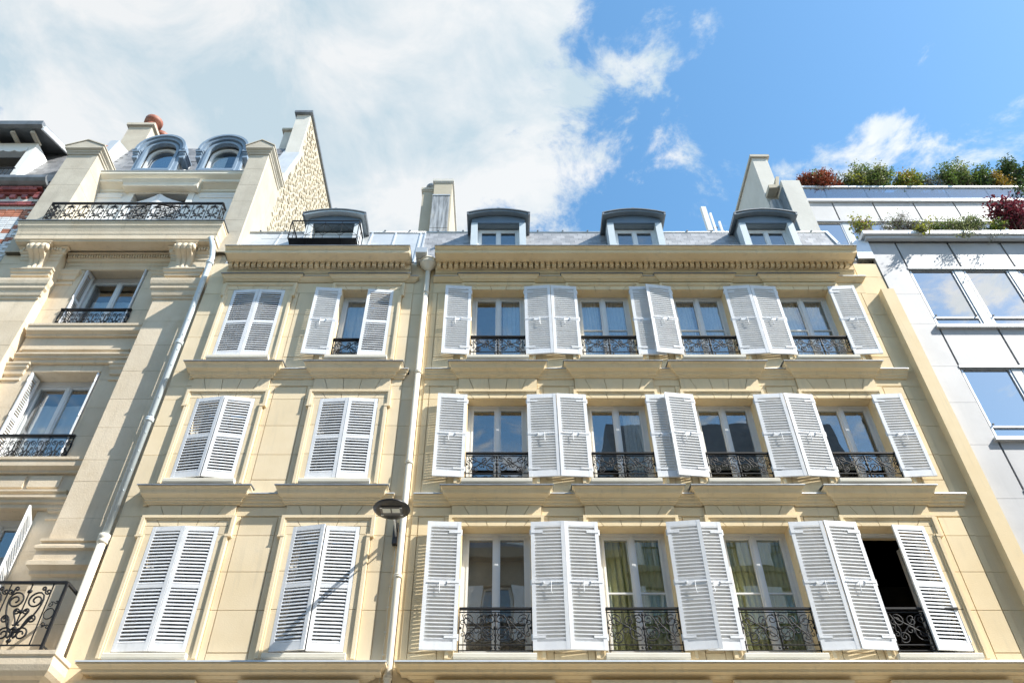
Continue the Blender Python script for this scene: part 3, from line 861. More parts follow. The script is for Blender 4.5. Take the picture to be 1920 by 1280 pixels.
def arch_roof(cx, hw, zs, rise, th, y0, y1, n=16):
    top = [(cx - hw + 2*hw*i/n, zs + rise*(1 - ((2*i/n) - 1)**2)) for i in range(n + 1)]
    bot = [(x, z - th) for x, z in top]
    return MB().prism_y(top + bot[::-1], y0, y1)
def dormer(root, cx, yf, dark=False, zoff=0.0):
    zs = 17.13 + zoff; hw = .75
    body = MB()
    for s in (-1, 1):
        a, b = cx + s*.62, cx + s*.65
        body.box(min(a, b), max(a, b), yf + .02, yf + 1.2, 15.45, zs)
    body.box(cx - .62, cx + .62, yf + .5, yf + .52, 15.45, zs - .02)       # dark room behind
    d = part('dormer', body, 'zinc_blue', root)
    part('dormer_roof', arch_roof(cx, hw + .015, zs + .045, .15, .03, yf - .17, yf + 1.3), 'zinc_dark', d)
    part('roof_lining', arch_roof(cx, hw - .01, zs + .012, .145, .05, yf - .145, yf + 1.25), 'pipe_grey' if dark else 'zinc_blue', d)
    # eaves hanging a little at both sides
    for s in (-1, 1):
        a, b = cx + s*(hw - .03), cx + s*(hw + .012)
        part('eave', MB().box(min(a, b), max(a, b), yf - .165, yf + 1.25, zs - .05, zs + .02), 'zinc_dark', d)
    n = 14; t = [(cx - .64 + 1.28*i/n, zs - .045 + .145*(1 - ((2*i/n) - 1)**2)*.98) for i in range(n + 1)]
    part('tympanum', MB().prism_y([(cx - .64, zs - .18)] + t + [(cx + .64, zs - .18)], yf - .01, yf + .03), 'tympanum_blue', d)
    if not dark:
        for s in (-1, 1):
            a, b = cx + s*.50, cx + s*.655
            part('jamb', MB().box(min(a, b), max(a, b), yf - .012, yf + .25, 15.45, zs - .185), 'pipe_grey', d)
    else:
        for s in (-1, 1):
            a, b = cx + s*.50, cx + s*.652
            part('jamb', MB().box(min(a, b), max(a, b), yf - .012, yf + .25, 15.45, zs - .185), 'frame_paint', d)
    part('head_board', MB().box(cx - .5, cx + .5, yf + .03, yf + .25, zs - .20, zs - .183), 'zinc_blue', d)
    yw = yf + (.17 if not dark else .24); z0, z1 = 15.65, zs - .235
    fr = frame_mb(cx - .5, cx + .5, z0, z1, .045, yw, yw + .05)
    for s in (-1, 1):
        a, b = sorted((cx + s*.455, cx + s*.005))
        q = frame_mb(a, b, z0 + .045, z1 - .045, .055, yw + .006, yw + .045); fr.add(q.v, q.f)
    fr.box(cx - .04, cx + .04, yw - .008, yw + .02, z0 + .05, z1 - .05)
    part('window_frame', fr, 'frame_paint', d)
    for s in (-1, 1):
        a, b = sorted((cx + s*.395, cx + s*.06))
        part('pane', MB().box(a, b, yw + .022, yw + .026, z0 + .09, z1 - .09), 'glass', d)
    part('finial', MB().box(cx - .03, cx + .03, yf - .15, yf - .09, zs + .19, zs + .235), 'zinc_dark', d)
    return d

DC = [-.172, 3.10, 6.28]
roof_base(C_, -1.98, 8.02, 'slate_dark')
slates(C_, -1.98, 7.95, [(c - .655, c + .655) for c in DC], 'slate')
part('verge', MB().prism_x([(RY0 - .03, RZ0 + .1), (RY1 - .03, RZ1 + .06), (RY1 + .1, RZ1 + .05), (RY0 + .1, RZ0)], 7.95, 8.03), 'zinc', C_)
for c in DC: dormer(C_, c, 12.06)

# zinc roof of the beige house
roof_base(B_, -6.40, -1.98, 'zinc')
xs = [-6.38, -5.55, -4.95, -3.30, -2.72, -2.10, -1.985]
for a, b in zip(xs[:-1], xs[1:]):
    me = MB().box(0, b - a - .03, -.012, .002, 0, SL - .06).mesh('zinc_sheet', 'zinc')
    put('zinc_sheet', me, B_, slopeM(a + .015, 0.02, .006))
    put('batten', MB().box(0, .035, -.03, .01, 0, SL - .05).mesh('batten', 'zinc'), B_, slopeM(b - .018, 0.02, .01))
part('box_gutter', MB().box(-2.02, -1.76, 11.62, 12.05, 15.36, 15.52), 'zinc', B_)
dB = dormer(B_, -4.12, 12.02, True, -.06)
dB['label'] = 'dormer with dark segmental roof behind the little iron rail'
# shutter boards half drawn over the dormer window
for k in range(4):
    part('roller_slat', MB().box(-4.60, -3.64, 12.225, 12.24, 16.70 - .075*k, 16.765 - .075*k), 'frame_paint', dB)
def terrace_rail():
    x0, x1, yf, yb, z0, z1 = -4.97, -3.40, 11.62, 12.12, 15.86, 16.47
    fl = part('iron_balcony', MB().box(x0, x1, yf, yb, z0 - .02, z0), 'iron', B_)
    for x in (x0 + .03, -4.55, -3.75, x1 - .03):
        part('bracket', MB().bar((x, yb, 15.45), (x, yf + .03, z0 - .02), .012), 'iron', fl)
    mb = MB(); mb.bar((x0, yf, z1), (x1, yf, z1), .016); mb.bar((x0, yf, z1), (x0, yb, z1), .016); mb.bar((x1, yf, z1), (x1, yb, z1), .016)
    part('hand_rail', mb, 'iron', fl)
    mb = MB()
    for z in (z1 - .09, z0 + .09):
        mb.bar((x0, yf, z), (x1, yf, z), .007); mb.bar((x0, yf, z), (x0, yb, z), .007); mb.bar((x1, yf, z), (x1, yb, z), .007)
    part('rail', mb, 'iron', fl)
    n = 4
    for i in range(n + 1):
        x = x0 + (x1 - x0)*i/n
        part('post', MB().bar((x, yf, z0 - .02), (x, yf, z1), .012 if i in (0, n) else .007), 'iron', fl)
    for y in (yf + .25, yb):
        for x in (x0, x1): part('post', MB().bar((x, y, z0 - .02), (x, y, z1), .010), 'iron', fl)
    for i in range(n):
        a = x0 + (x1 - x0)*i/n; b = x0 + (x1 - x0)*(i + 1)/n
        part('cross_bar', MB().bar((a, yf, z0 + .09), (b, yf, z1 - .09), .005), 'iron', fl)
        part('cross_bar', MB().bar((a, yf + .008, z1 - .09), (b, yf + .008, z0 + .09), .005), 'iron', fl)
terrace_rail()
# rail bar along the zinc roof
part('snow_bar', MB().bar((-5.85, 12.42, 17.0), (-4.95, 12.42, 17.0), .012), 'zinc_dark', B_)

def stack(root, x0, x1, y0, y1, z0, z1, mat, cap_mat, cap=.05, capz=.09, label=None):
    o = part('chimney', MB().box(x0, x1, y0, y1, z0, z1), mat, root, label=label)
    mb = MB().box(x0 - cap, x1 + cap, y0 - cap, y1 + cap, z1, z1 + capz)
    mb.box(x0 - cap*.5, x1 + cap*.5, y0 - cap*.5, y1 + cap*.5, z1 - .05, z1 - .001)
    part('chimney_cap', mb, cap_mat, o)
    return o
ch = stack(C_, -2.03, -1.52, 13.5, 15.6, 16.5, 20.66, 'render_cream', 'render_white', .045, .10, 'chimney with stained zinc sheets over its street face')
for z0, z1 in ((17.0, 18.55), (18.57, 19.98)):
    part('zinc_sheet', MB().box(-2.045, -1.565, 13.478, 13.499, z0, z1), 'zinc_weathered', ch)
part('flashing', MB().box(-2.05, -1.55, 13.46, 13.499, 19.99, 20.03), 'zinc', ch)
ch2 = stack(C_, -2.36, -2.06, 13.62, 15.5, 16.5, 20.42, 'render_cream', 'grey_stone', .04, .10, 'lower chimney stack beside the taller one')
pot = part('chimney_pot', MB().lathe(-2.13, 13.95, [(.12, 20.52), (.12, 20.85), (.19, 20.87), (.20, 20.98), (.10, 21.06)], 18), 'zinc_dark', ch2, True)

# right party wall and tall chimney
ch3 = part('chimney', MB().box(7.14, 7.57, 13.2, 15.2, 16.5, 21.42), 'render_white', C_, label='tall white rendered chimney at the right end of the roof')
part('chimney_cap', MB().box(7.09, 7.64, 13.14, 15.27, 21.42, 21.52), 'grey_stone', ch3)
part('coping', MB().prism_y([(7.14, 19.50), (7.14, 19.64), (7.34, 19.66), (7.43, 20.02), (7.52, 20.02), (7.40, 19.52)], 12.86, 13.22), 'render_cream', ch3)
part('party_wall', MB().box(7.43, 7.93, 12.70, 14.6, 16.0, 19.62), 'render_white', C_)
part('zinc_sheet', MB().box(7.405, 7.428, 12.74, 14.4, 16.2, 19.35), 'zinc_blue', C_)
for z in (16.95, 18.1):
    part('zinc_sheet', MB().box(7.395, 7.404, 12.74, 14.4, z, z + .02), 'zinc_dark', C_)
part('zinc_sheet', MB().box(7.15, 7.40, 13.02, 13.19, 16.5, 19.2), 'zinc_weathered', C_)
# ================================================================= limestone apartment house at the left
A_ = thing('limestone_house', (-9.15, 12.6, 0), 'tall pale limestone house with wide pilasters, scrolled consoles and a long wrought-iron balcony', 'building')
YP, YW = 12.16, 12.42
AX0, AX1 = -9.86, -8.40                                # window openings
AXL = -11.85
AF = [(6.9, 9.30), (10.37, 12.59), (13.84, 15.80)]
wall = MB()
wall.box(AXL, AX0, YW + .024, 12.98, 0, 16.2); wall.box(AX1, -6.62, YW + .024, 12.98, 0, 16.2)
zz = [0] + [z for f in AF for z in f] + [16.2]
for i in range(0, len(zz), 2): wall.box(AX0, AX1, YW + .024, 12.98, zz[i], zz[i + 1])
part('wall', wall, 'limestone', A_)
for z0, z1 in ((6.5, 9.6), (9.9, 12.9), (13.4, 16.1)):
    part('interior', MB().room(AXL + .1, -6.75, 12.985, 15.5, z0, z1), 'room', A_)
stA = Pieces('stone', 'limestone', A_)
def astone(x0, x1, z0, z1, y0, depth, g=.006):
    if x1 - x0 < .03 or z1 - z0 < .03: return
    j = random.uniform(-.002, .002)
    stA.add(boxmesh('stone', x1 - x0 - g, depth, z1 - z0 - g, 'limestone'), T((x0 + g/2, y0 + j, z0 + g/2)), pri=x1 - x0)
# wall stones around the windows
CO = [6.4, 7.1, 7.8, 8.5, 9.3, 9.75, 10.3, 10.95, 11.65, 12.38, 12.9, 13.3, 13.77, 14.42, 15.1, 15.8, 16.1]
for z0, z1 in zip(CO[:-1], CO[1:]):
    inside = any(f[0] - .01 <= z0 and z1 <= f[1] + .25 for f in AF)
    for a, b in ((-10.38, AX0), (AX1, -7.82)): astone(a, b, z0, z1, YW, .04)
for f, top in zip(AF, (9.75, 12.9, 16.1)): 
    astone(AX0, -9.4, f[1], top, YW, .04); astone(-9.4, -8.85, f[1], top, YW - .003, .04); astone(-8.85, AX1, f[1], top, YW, .04)
# pilasters, course by course
PILR = (-7.82, -6.95); PILL = (-11.30, -10.38)
for a, b in (PILR, PILL):
    part('pilaster_core', MB().box(a + .01, b - .01, YP + .02, YW + .05, 0, 16.15), 'limestone', A_)
    zs_ = [3.0, 3.7, 4.4, 5.1, 5.8, 6.4, 7.1, 7.85, 8.05, 8.55, 9.0, 9.75, 10.22, 10.96, 11.65, 12.38, 13.1, 13.8, 14.5, 15.15, 16.1]
    for z0, z1 in zip(zs_[:-1], zs_[1:]): astone(a, b, z0, z1, YP, YW + .03 - YP)
    cap = [(0.0, 14.46), (.03, 14.48), (.03, 14.53), (.06, 14.56), (.075, 14.64), (.075, 14.68), (.115, 14.74), (.115, 14.80), (.14, 14.86), (.155, 14.95), (.155, 15.02), (.04, 15.05), (.04, 15.14)]
    part('capital', MB().mould(a, b, YP, cap), 'limestone', A_)
    part('capital', MB().mould(a + .08, b - .08, YP - .0, [(.03, 15.20), (.05, 15.22), (.05, 15.28), (.08, 15.31), (.09, 15.37), (.11, 15.39), (.11, 15.43)]), 'limestone', A_)
    ped = [(.0, 7.90), (.05, 7.93), (.05, 7.99), (.09, 8.03), (.12, 8.06), (.12, 8.14), (.07, 8.17), (.07, 8.34), (.11, 8.37), (.11, 8.42), (.06, 8.46), (.05, 8.50), (.08, 8.52), (.08, 8.565), (.0, 8.58)]
    part('pedestal', MB().mould(a, b, YP, ped), 'limestone', A_)
# strip beyond the right pilaster (pipe stands in front of it)
for z0, z1 in zip(CO[:-1], CO[1:]): astone(-6.95, -6.62, z0, z1, YP + .12, .2)
for z0, z1 in zip(CO[:-1], CO[1:]): astone(AXL, -11.30, z0, z1, YP + .12, .3)
# consoles under the balcony
def console(x0, x1):
    w = x1 - x0
    # side outline: big roll above, hollow neck, small roll at the foot
    prof = [(0, 15.40), (.05, 15.395), (.085, 15.42), (.095, 15.46), (.085, 15.50), (.075, 15.56), (.085, 15.64), (.12, 15.72), (.18, 15.78), (.25, 15.82), (.31, 15.86), (.345, 15.93), (.34, 16.0), (.30, 16.06), (.24, 16.085), (0, 16.085)]
    o = None
    for k in range(3):
        a = x0 + w*k/3 + .004; b = x0 + w*(k + 1)/3 - .004
        n = 5; vs = []; m = len(prof)
        for i in range(n + 1):                       # each flute bulges outwards
            u = i/n; g = .022*(sin(pi*u)) - .02
            taper = lambda z: (.80 + .20*min(1, max(0, (z - 15.45)/.5)))
            vs += [((x0 + x1)/2 + (a + (b - a)*u - (x0 + x1)/2)*taper(z), YP - (p + (g if p > 0 else 0)), z) for p, z in prof]
        fs = [tuple(range(m)), tuple(range((n + 1)*m - 1, n*m - 1, -1))]
        fs += [(i*m + j, i*m + (j + 1) % m, (i + 1)*m + (j + 1) % m, (i + 1)*m + j) for i in range(n) for j in range(m)]
        mb = MB(); mb.add(vs, fs)
        q = part('console' if o is None else 'flute', mb, 'limestone', A_ if o is None else o)
        if o is None: o = q
    part('volute', MB().tube([(x0 - .03, YP - .245, 15.965), (x0 + .01, YP - .245, 15.965)], .085, 12), 'limestone', o, True)
    part('volute', MB().tube([(x1 - .01, YP - .245, 15.965), (x1 + .03, YP - .245, 15.965)], .085, 12), 'limestone', o, True)
    part('volute', MB().tube([(x0 + .03, YP - .055, 15.44), (x1 - .03, YP - .055, 15.44)], .042, 10), 'limestone', o, True)
    part('abacus', MB().mould(x0 + .22, x1 - .22, YP, [(.25, 16.088), (.26, 16.10), (.26, 16.13), (.28, 16.15), (.28, 16.17)], True, True), 'limestone', o)
console(-7.66, -7.26); console(-11.05, -10.65)
# entablature and balcony slab
ent = [(.0, 15.72), (.03, 15.74), (.03, 15.83), (.05, 15.85), (.05, 15.93), (.09, 15.95), (.12, 16.0), (.12, 16.11), (.20, 16.125), (.20, 16.15)]
part('cornice', MB().mould(-10.36, -7.84, YW, ent, False, False), 'limestone', A_)
for a, b in (PILR, PILL):
    part('cornice', MB().mould(a + .02, b - .02, YP, [(0, 15.76), (.02, 15.78), (.02, 15.86), (.04, 15.88), (.04, 15.95), (.07, 15.97), (.09, 16.0), (.09, 16.10), (.14, 16.12), (.14, 16.15)]), 'limestone', A_)
dm = boxmesh('dentil', .035, .06, .085, 'limestone')
for i in range(41): put('dentil', dm, A_, T((-10.32 + i*.0605, YW - .17, 16.018)))
for i in range(4): put('dentil', dm, A_, T((-7.80 + i*.0605, YP - .135, 16.01)))
for i in range(4): put('dentil', dm, A_, T((-7.20 + i*.0605, YP - .135, 16.01)))
for i in range(4): put('dentil', dm, A_, T((-11.28 + i*.0605, YP - .135, 16.01)))
for i in range(4): put('dentil', dm, A_, T((-10.62 + i*.0605, YP - .135, 16.01)))
slab = [(.0, 16.16), (.26, 16.161), (.26, 16.20), (.29, 16.22), (.29, 16.36), (.30, 16.38), (.31, 16.47), (.33, 16.56), (.36, 16.64), (.36, 16.70), (.375, 16.715), (.375, 16.77)]
part('balcony_slab', MB().mould(-11.20, -7.10, YP, slab), 'limestone', A_)
part('balcony_floor', MB().box(-11.15, -7.15, YP - .05, 13.0, 16.2, 16.765), 'limestone', A_)
part('flashing', MB().box(-11.60, -6.70, YP - .40, YP + .04, 16.774, 16.80), 'zinc_dark', A_)
# long balcony railing
def long_rail():
    x0, x1, yf, yb, z0, z1 = -11.18, -6.99, 11.93, YP, 16.84, 17.66
    mb = MB()
    for (p, q) in (((x0, yf), (x1, yf)), ((x0, yf), (x0, yb)), ((x1, yf), (x1, yb))):
        mb.bar((*p, z1), (*q, z1), .026); mb.bar((*p, z1 - .055), (*q, z1 - .055), .010); mb.bar((*p, z0 + .06), (*q, z0 + .06), .010)
    o = part('balcony_railing', mb, 'iron', A_)
    n = 12; d = (x1 - x0) / n
    bar = MB().bar((0, 0, 0), (0, 0, z1 - z0), .009).mesh('bar', 'iron')
    H = z1 - z0
    r = .0085
    ms = []
    for sx in (1, -1):
        ms.append(scroll_mesh('scroll', scroll((d*.16, H*.80), d*.13, 1.3, radians(120), 1, (d*.33, H*.62), d*.10, 1.1, radians(300), 1, 1.2), r, sx))
        ms.append(scroll_mesh('scroll', scroll((d*.30, H*.50), d*.11, 1.2, radians(95), -1, (d*.15, H*.40), d*.11, 1.2, radians(200), -1, 1.0), r, sx))
        ms.append(scroll_mesh('scroll', scroll((d*.34, H*.33), d*.10, 1.2, radians(265), 1, (d*.12, H*.46), d*.07, 1.0, radians(95), 1, 1.0), r, sx))
        ms.append(scroll_mesh('scroll', [(0, H*.16), (d*.14, H*.13), (d*.30, H*.17), (d*.44, H*.10)], r*1.3, sx))
    flower = MB()
    flower.sphere((0, 0, H*.84), .038, 6, 4, (1.6, .6, 1)); flower.sphere((.035, 0, H*.81), .022, 6, 4); flower.sphere((-.035, 0, H*.81), .022, 6, 4)
    fl = flower.mesh('rosette', 'iron', True)
    for i in range(n):
        M = T((x0 + d*(i + .5), yf, z0))
        for m in ms: put('scroll', m, o, M)
        put('rosette', fl, o, M); put('bar', bar, o, M)
        put('bar', bar, o, T((x0 + d*i, yf, z0)))
    put('bar', bar, o, T((x1, yf, z0)))
    for x in (x0, x1):
        M = T((x, (yf + yb)/2, z0)) @ RZ(pi/2) @ Matrix.Diagonal((.85, 1, 1, 1))
        for m in ms: put('scroll', m, o, M)
        put('bar', bar, o, M); put('bar', bar, o, T((x, yb - .02, z0)))
long_rail()
# string courses, sill and parapets between the storeys
def strings(zt_):
    """sill band of a window whose sill top is zt_"""
    a, b = -10.30, -7.86
    part('sill_band', MB().mould(a, b, YW, [(.10, zt_ - .30), (.12, zt_ - .29), (.12, zt_ - .25), (.15, zt_ - .23), (.19, zt_ - .19), (.19, zt_ - .07), (.21, zt_ - .06), (.21, zt_)], False, False), 'limestone', A_)
    part('apron', MB().box(a, b, YW - .06, YW + .03, zt_ - .66, zt_ - .302), 'limestone', A_)
    part('string_course', MB().mould(a + .1, b - .1, YW, [(.06, zt_ - .78), (.09, zt_ - .77), (.09, zt_ - .73), (.13, zt_ - .70), (.13, zt_ - .665), (.06, zt_ - .66)], False, False), 'limestone', A_)
    part('architrave', MB().mould(a, b, YW, [(.03, zt_ - 1.02), (.06, zt_ - 1.0), (.06, zt_ - .93), (.10, zt_ - .91), (.10, zt_ - .86), (.14, zt_ - .83), (.14, zt_ - .79), (.06, zt_ - .785)], False, False), 'limestone', A_)
strings(13.80); strings(10.33)
for x0, x1 in ((-10.1, -9.55), (-9.4, -8.86), (-8.72, -8.2)):
    part('apron_panel', MB().mould(x0, x1, YW - .06, [(0, 9.72), (.03, 9.74), (.03, 9.98), (0, 10.0)]), 'limestone', A_)
# small capitals beside the windows
for zt_ in (15.66, 12.78, 9.55):
    for a, b in ((-10.36, -10.02), (-8.16, -7.86)):
        cp = [(.0, zt_ - .44), (.03, zt_ - .43), (.03, zt_ - .38), (.0, zt_ - .36), (.0, zt_ - .30), (.04, zt_ - .28), (.05, zt_ - .20), (.05, zt_ - .17), (.085, zt_ - .12), (.085, zt_ - .07), (.11, zt_ - .04), (.11, zt_)]
        part('capital', MB().mould(a, b, YW, cp), 'limestone', A_)
stA.finish()
# windows with leaves folded into the reveals
slA = Pieces('slat', 'shutter_paint', A_)
for i, (z0, z1) in enumerate(AF):
    cx = (AX0 + AX1)/2; w = AX1 - AX0
    window(A_, cx, w - .06, z0 + .02, z1 - .08, 12.75)
    part('window_head', MB().box(AX0, AX1, 12.745, 12.82, z1 - .078, z1 - .002), 'frame_paint', A_)
    if i: 
        shutter(A_, slA, AX0 + .05, YW - .02, z0 + .03, .29, z1 - z0 - .06, False, -84)
        shutter(A_, slA, AX1 - .045, YW - .02, z0 + .03, .29, z1 - z0 - .06, True, -87)
        curtain(A_, cx - .55, cx + .5, z0 + .05, z1 - (.62 if i == 2 else .5), 12.93, 'curtain_white', .015, 20, 40 + i)
    else:
        shutter(A_, slA, AX1 + .02, YW - .05, z0 + .03, .62, z1 - z0 - .3, True, 112, 'white shutter leaf standing open at right angles')
        shutter(A_, slA, AX0 + .05, YW - .02, z0 + .03, .29, z1 - z0 - .06, False, -84)
slA.finish()
# window railings: rows of hearts
def heart_rail(cx, w, z0, h, y):
    mb = MB(); mb.box(cx - w/2, cx + w/2, y - .03, y + .03, z0 + h - .035, z0 + h)
    for z in (z0 + .03, z0 + h - .07): mb.bar((cx - w/2, y, z), (cx + w/2, y, z), .008)
    for x in (cx - w/2 + .01, cx + w/2 - .01): mb.bar((x, y, z0), (x, y, z0 + h), .012)
    o = part('balcony_railing', mb, 'iron', A_)
    n = 6; d = w/n; H = h - .12
    ms = []
    for sx in (1, -1):
        ms.append(scroll_mesh('scroll', scroll((d*.27, H*.74), d*.20, 1.3, radians(60), -1, (d*.24, H*.20), d*.22, 1.4, radians(320), -1, 1.3), .0085, sx))
        ms.append(scroll_mesh('scroll', scroll((d*.20, H*.48), d*.12, 1.1, radians(100), -1, (d*.32, H*.36), d*.08, 1.0, radians(280), -1, .8), .007, sx))
    bar = MB().bar((0, 0, 0), (0, 0, H), .006).mesh('bar', 'iron')
    for i in range(n):
        M = T((cx - w/2 + d*(i + .5), y, z0 + .05))
        for m in ms: put('scroll', m, o, M)
        put('bar', bar, o, M)
heart_rail(-9.13, 1.56, 13.82, .60, 12.40); heart_rail(-9.13, 1.62, 10.36, .60, 12.40)
# low stone balcony with the big scrolled railing
lowp = [(.0, 5.55), (.25, 5.60), (.40, 5.75), (.48, 5.95), (.52, 6.05), (.60, 6.08), (.64, 6.14), (.66, 6.22), (.66, 6.34), (.68, 6.36), (.68, 6.42)]
part('balcony_slab', MB().mould(-11.2, -7.24, YP, lowp), 'limestone', A_)
for x in (-7.40, -7.22, -7.04):
    part('bracket', MB().box(x - .05, x + .05, YP - .42, YP - .01, 5.45, 5.84), 'limestone', A_)
def low_rail():
    x1, x0, yf, yb, z0, z1 = -6.90, -11.6, 11.66, YP, 6.50, 7.55
    mb = MB()
    for (p, q) in (((x0, yf), (x1, yf)), ((x1, yf), (x1, yb)), ((x0, yf), (x0, yb))):
        mb.bar((*p, z1), (*q, z1), .028); mb.bar((*p, z0 + .06), (*q, z0 + .06), .014)
    for x in (x0, x1):
        mb.box(x - .02, x + .02, yf - .02, yf + .02, 6.42, z1)
    o = part('balcony_railing', mb, 'iron', A_)
    H = z1 - z0; d = .66; r = .0145
    ms = []
    for sx in (1, -1):
        ms.append(scroll_mesh('scroll', scroll((d*.24, H*.72), d*.20, 1.5, radians(75), -1, (d*.04, H*.28), d*.04, .6, radians(180), 1, 1.2), r, sx))
        ms.append(scroll_mesh('scroll', scroll((d*.20, H*.22), d*.17, 1.6, radians(200), 1, (d*.30, H*.44), d*.09, 1.2, radians(60), 1, 1.2), r, sx))
        ms.append(scroll_mesh('scroll', scroll((d*.11, H*.55), d*.07, 1.3, radians(70), -1, (d*.06, H*.36), d*.03, .5, radians(180), -1, 1.0), r*.9, sx))
        ms.append(scroll_mesh('scroll', scroll((d*.44, H*.86), d*.07, 1.2, radians(200), -1, (d*.32, H*.90), d*.05, .9, radians(80), -1, .9), r*.9, sx))
    ro = MB()
    ro.sphere((0, 0, 0), .034, 6, 4, (1.3, .7, 1))
    rm = ro.mesh('rosette', 'iron', True)
    bar = MB().bar((0, 0, .05), (0, 0, H), .011).mesh('bar', 'iron')
    x = x1 - .20
    ring = MB().tube([(.075*cos(a*pi/8), 0, H*.52 + .085*sin(a*pi/8)) for a in range(17)], .009, 4).mesh('ring', 'iron', True)
    put('ring', ring, o, T((x1 - .10, yf, z0)))
    put('scroll', scroll_mesh('scroll', scroll((-.03, H*.66), .04, 1.2, radians(90), 1, (.05, H*.70), .03, 1.0, radians(200), -1, 1.0), .008), o, T((x1 - .10, yf, z0)))
    put('scroll', scroll_mesh('scroll', scroll((-.03, H*.36), .04, 1.2, radians(270), -1, (.05, H*.32), .03, 1.0, radians(90), 1, 1.0), .008), o, T((x1 - .10, yf, z0)))
    put('bar', bar, o, T((x, yf, z0)))
    while x - d > x0:
        M = T((x - d/2, yf, z0))
        for m in ms: put('scroll', m, o, M)
        for zz in (.55, .30, .12, .86): put('rosette', rm, o, M @ T((0, 0, H*zz)))
        put('bar', bar, o, M); put('bar', bar, o, T((x - d, yf, z0)))
        x -= d
low_rail()
# grey rain pipe in the corner, cream cast-iron foot
QX, QY = -6.79, 11.99
dp = part('drainpipe', MB().tube([(-6.93, 11.90, 16.30), (-6.84, 11.95, 16.0), (QX, QY, 15.7), (QX, QY, 8.56)], .062, 14), 'pipe_grey', A_, True)
part('pipe_foot', MB().tube([(QX, QY, 8.56), (QX, QY, .2)], .068, 14), 'cream_paint', dp, True)
for z in (15.5, 13.0, 11.0): part('pipe_collar', MB().lathe(QX, QY, [(.063, z - .05), (.082, z - .04), (.082, z - .01), (.072, z), (.082, z + .01), (.082, z + .04), (.063, z + .05)], 14), 'pipe_grey', dp, True)
part('pipe_collar', MB().lathe(QX, QY, [(.069, 8.40), (.09, 8.42), (.09, 8.46), (.08, 8.48), (.095, 8.50), (.095, 8.57), (.07, 8.58)], 14), 'cream_paint', dp, True)
for k in range(16):
    z = 9.0 + k*.42
    part('rivet', MB().sphere((QX + .045, QY - .05, z), .014, 6, 4), 'pipe_grey', dp)
# attic storey between the tall end piers
part('attic_wall', MB().box(-11.5, -10.02, 12.90, 13.1, 16.2, 19.75).box(-8.56, -6.5, 12.90, 13.1, 16.2, 19.75).box(-10.02, -8.56, 12.90, 13.1, 19.33, 19.75), 'white_paint', A_)
part('interior', MB().room(-11.4, -6.6, 13.12, 15, 16.3, 19.7), 'room', A_)
part('attic_cornice', MB().mould(-11.0, -6.95, 12.90, [(.0, 19.42), (.04, 19.44), (.04, 19.52), (.10, 19.56), (.16, 19.6), (.22, 19.62), (.22, 19.72), (.27, 19.76), (.32, 19.8), (.34, 19.83), (.34, 19.92)], False, False), 'cream_paint', A_)
part('flashing', MB().box(-11.0, -6.95, 12.54, 13.1, 19.924, 19.945), 'zinc', A_)
part('window_hood', MB().mould(-10.02, -8.56, 12.90, [(.26, 19.38), (.27, 19.45), (.28, 19.50), (.34, 19.60)]), 'cream_paint', A_)
for a, b in ((-11.4, -10.34), (-8.24, -6.6)):
    part('attic_panel', MB().mould(a, b, 12.90, [(0, 19.16), (.03, 19.18), (.03, 19.24), (.05, 19.27), (.05, 19.31), (0, 19.32)], False, False), 'white_paint', A_)
fr = MB().box(-10.18, -10.02, 12.86, 12.91, 16.7, 19.33).box(-8.56, -8.40, 12.86, 12.91, 16.7, 19.33).box(-10.18, -8.40, 12.86, 12.91, 19.33, 19.47)
part('casing', fr, 'white_paint', A_)
for s in (-1, 1):           # hollow-topped shutter leaves, slightly ajar
    w = .73; n = 10
    top = [(w*i/n, 2.42 - .20*sin(pi/2*(i/n)**.8)) for i in range(n + 1)]      # hinge side low, meeting side high
    top = [(w*i/n, 2.18 + .24*(i/n)**2.2) for i in range(n + 1)]
    mb = MB()
    mb.prism_y([(0, 0), (.06, 0), (.06, 2.18), (0, 2.18)], -.017, .017); mb.prism_y([(w - .06, 0), (w, 0), (w, 2.42), (w - .06, 2.38)], -.017, .017)
    mb.prism_y([(.06, 2.02)] + [(max(.06, min(w - .06, x)), z) for x, z in top] + [(w - .06, 2.02)], -.016, .016)
    mb.box(.06, w - .06, -.016, .016, 0, .12); mb.box(.06, w - .06, -.016, .016, 1.0, 1.06)
    me = mb.mesh('shutter', 'shutter_paint')
    M = T((-9.29 + s*.725, 12.93, 16.82)) @ RZ(radians(-s*-9)) @ Matrix.Diagonal((-s, 1, 1, 1))
    o = put('shutter', me, A_, M)
    sl = MB().prism_x([(-.018, -.026), (-.011, -.03), (.018, .026), (.011, .03)], .055, w - .055).mesh('slat', 'shutter_paint')
    for k in range(30):
        z = .155 + k*.061
        if .96 < z < 1.10: continue
        put('slat', sl, o, M @ T((0, 0, z)))
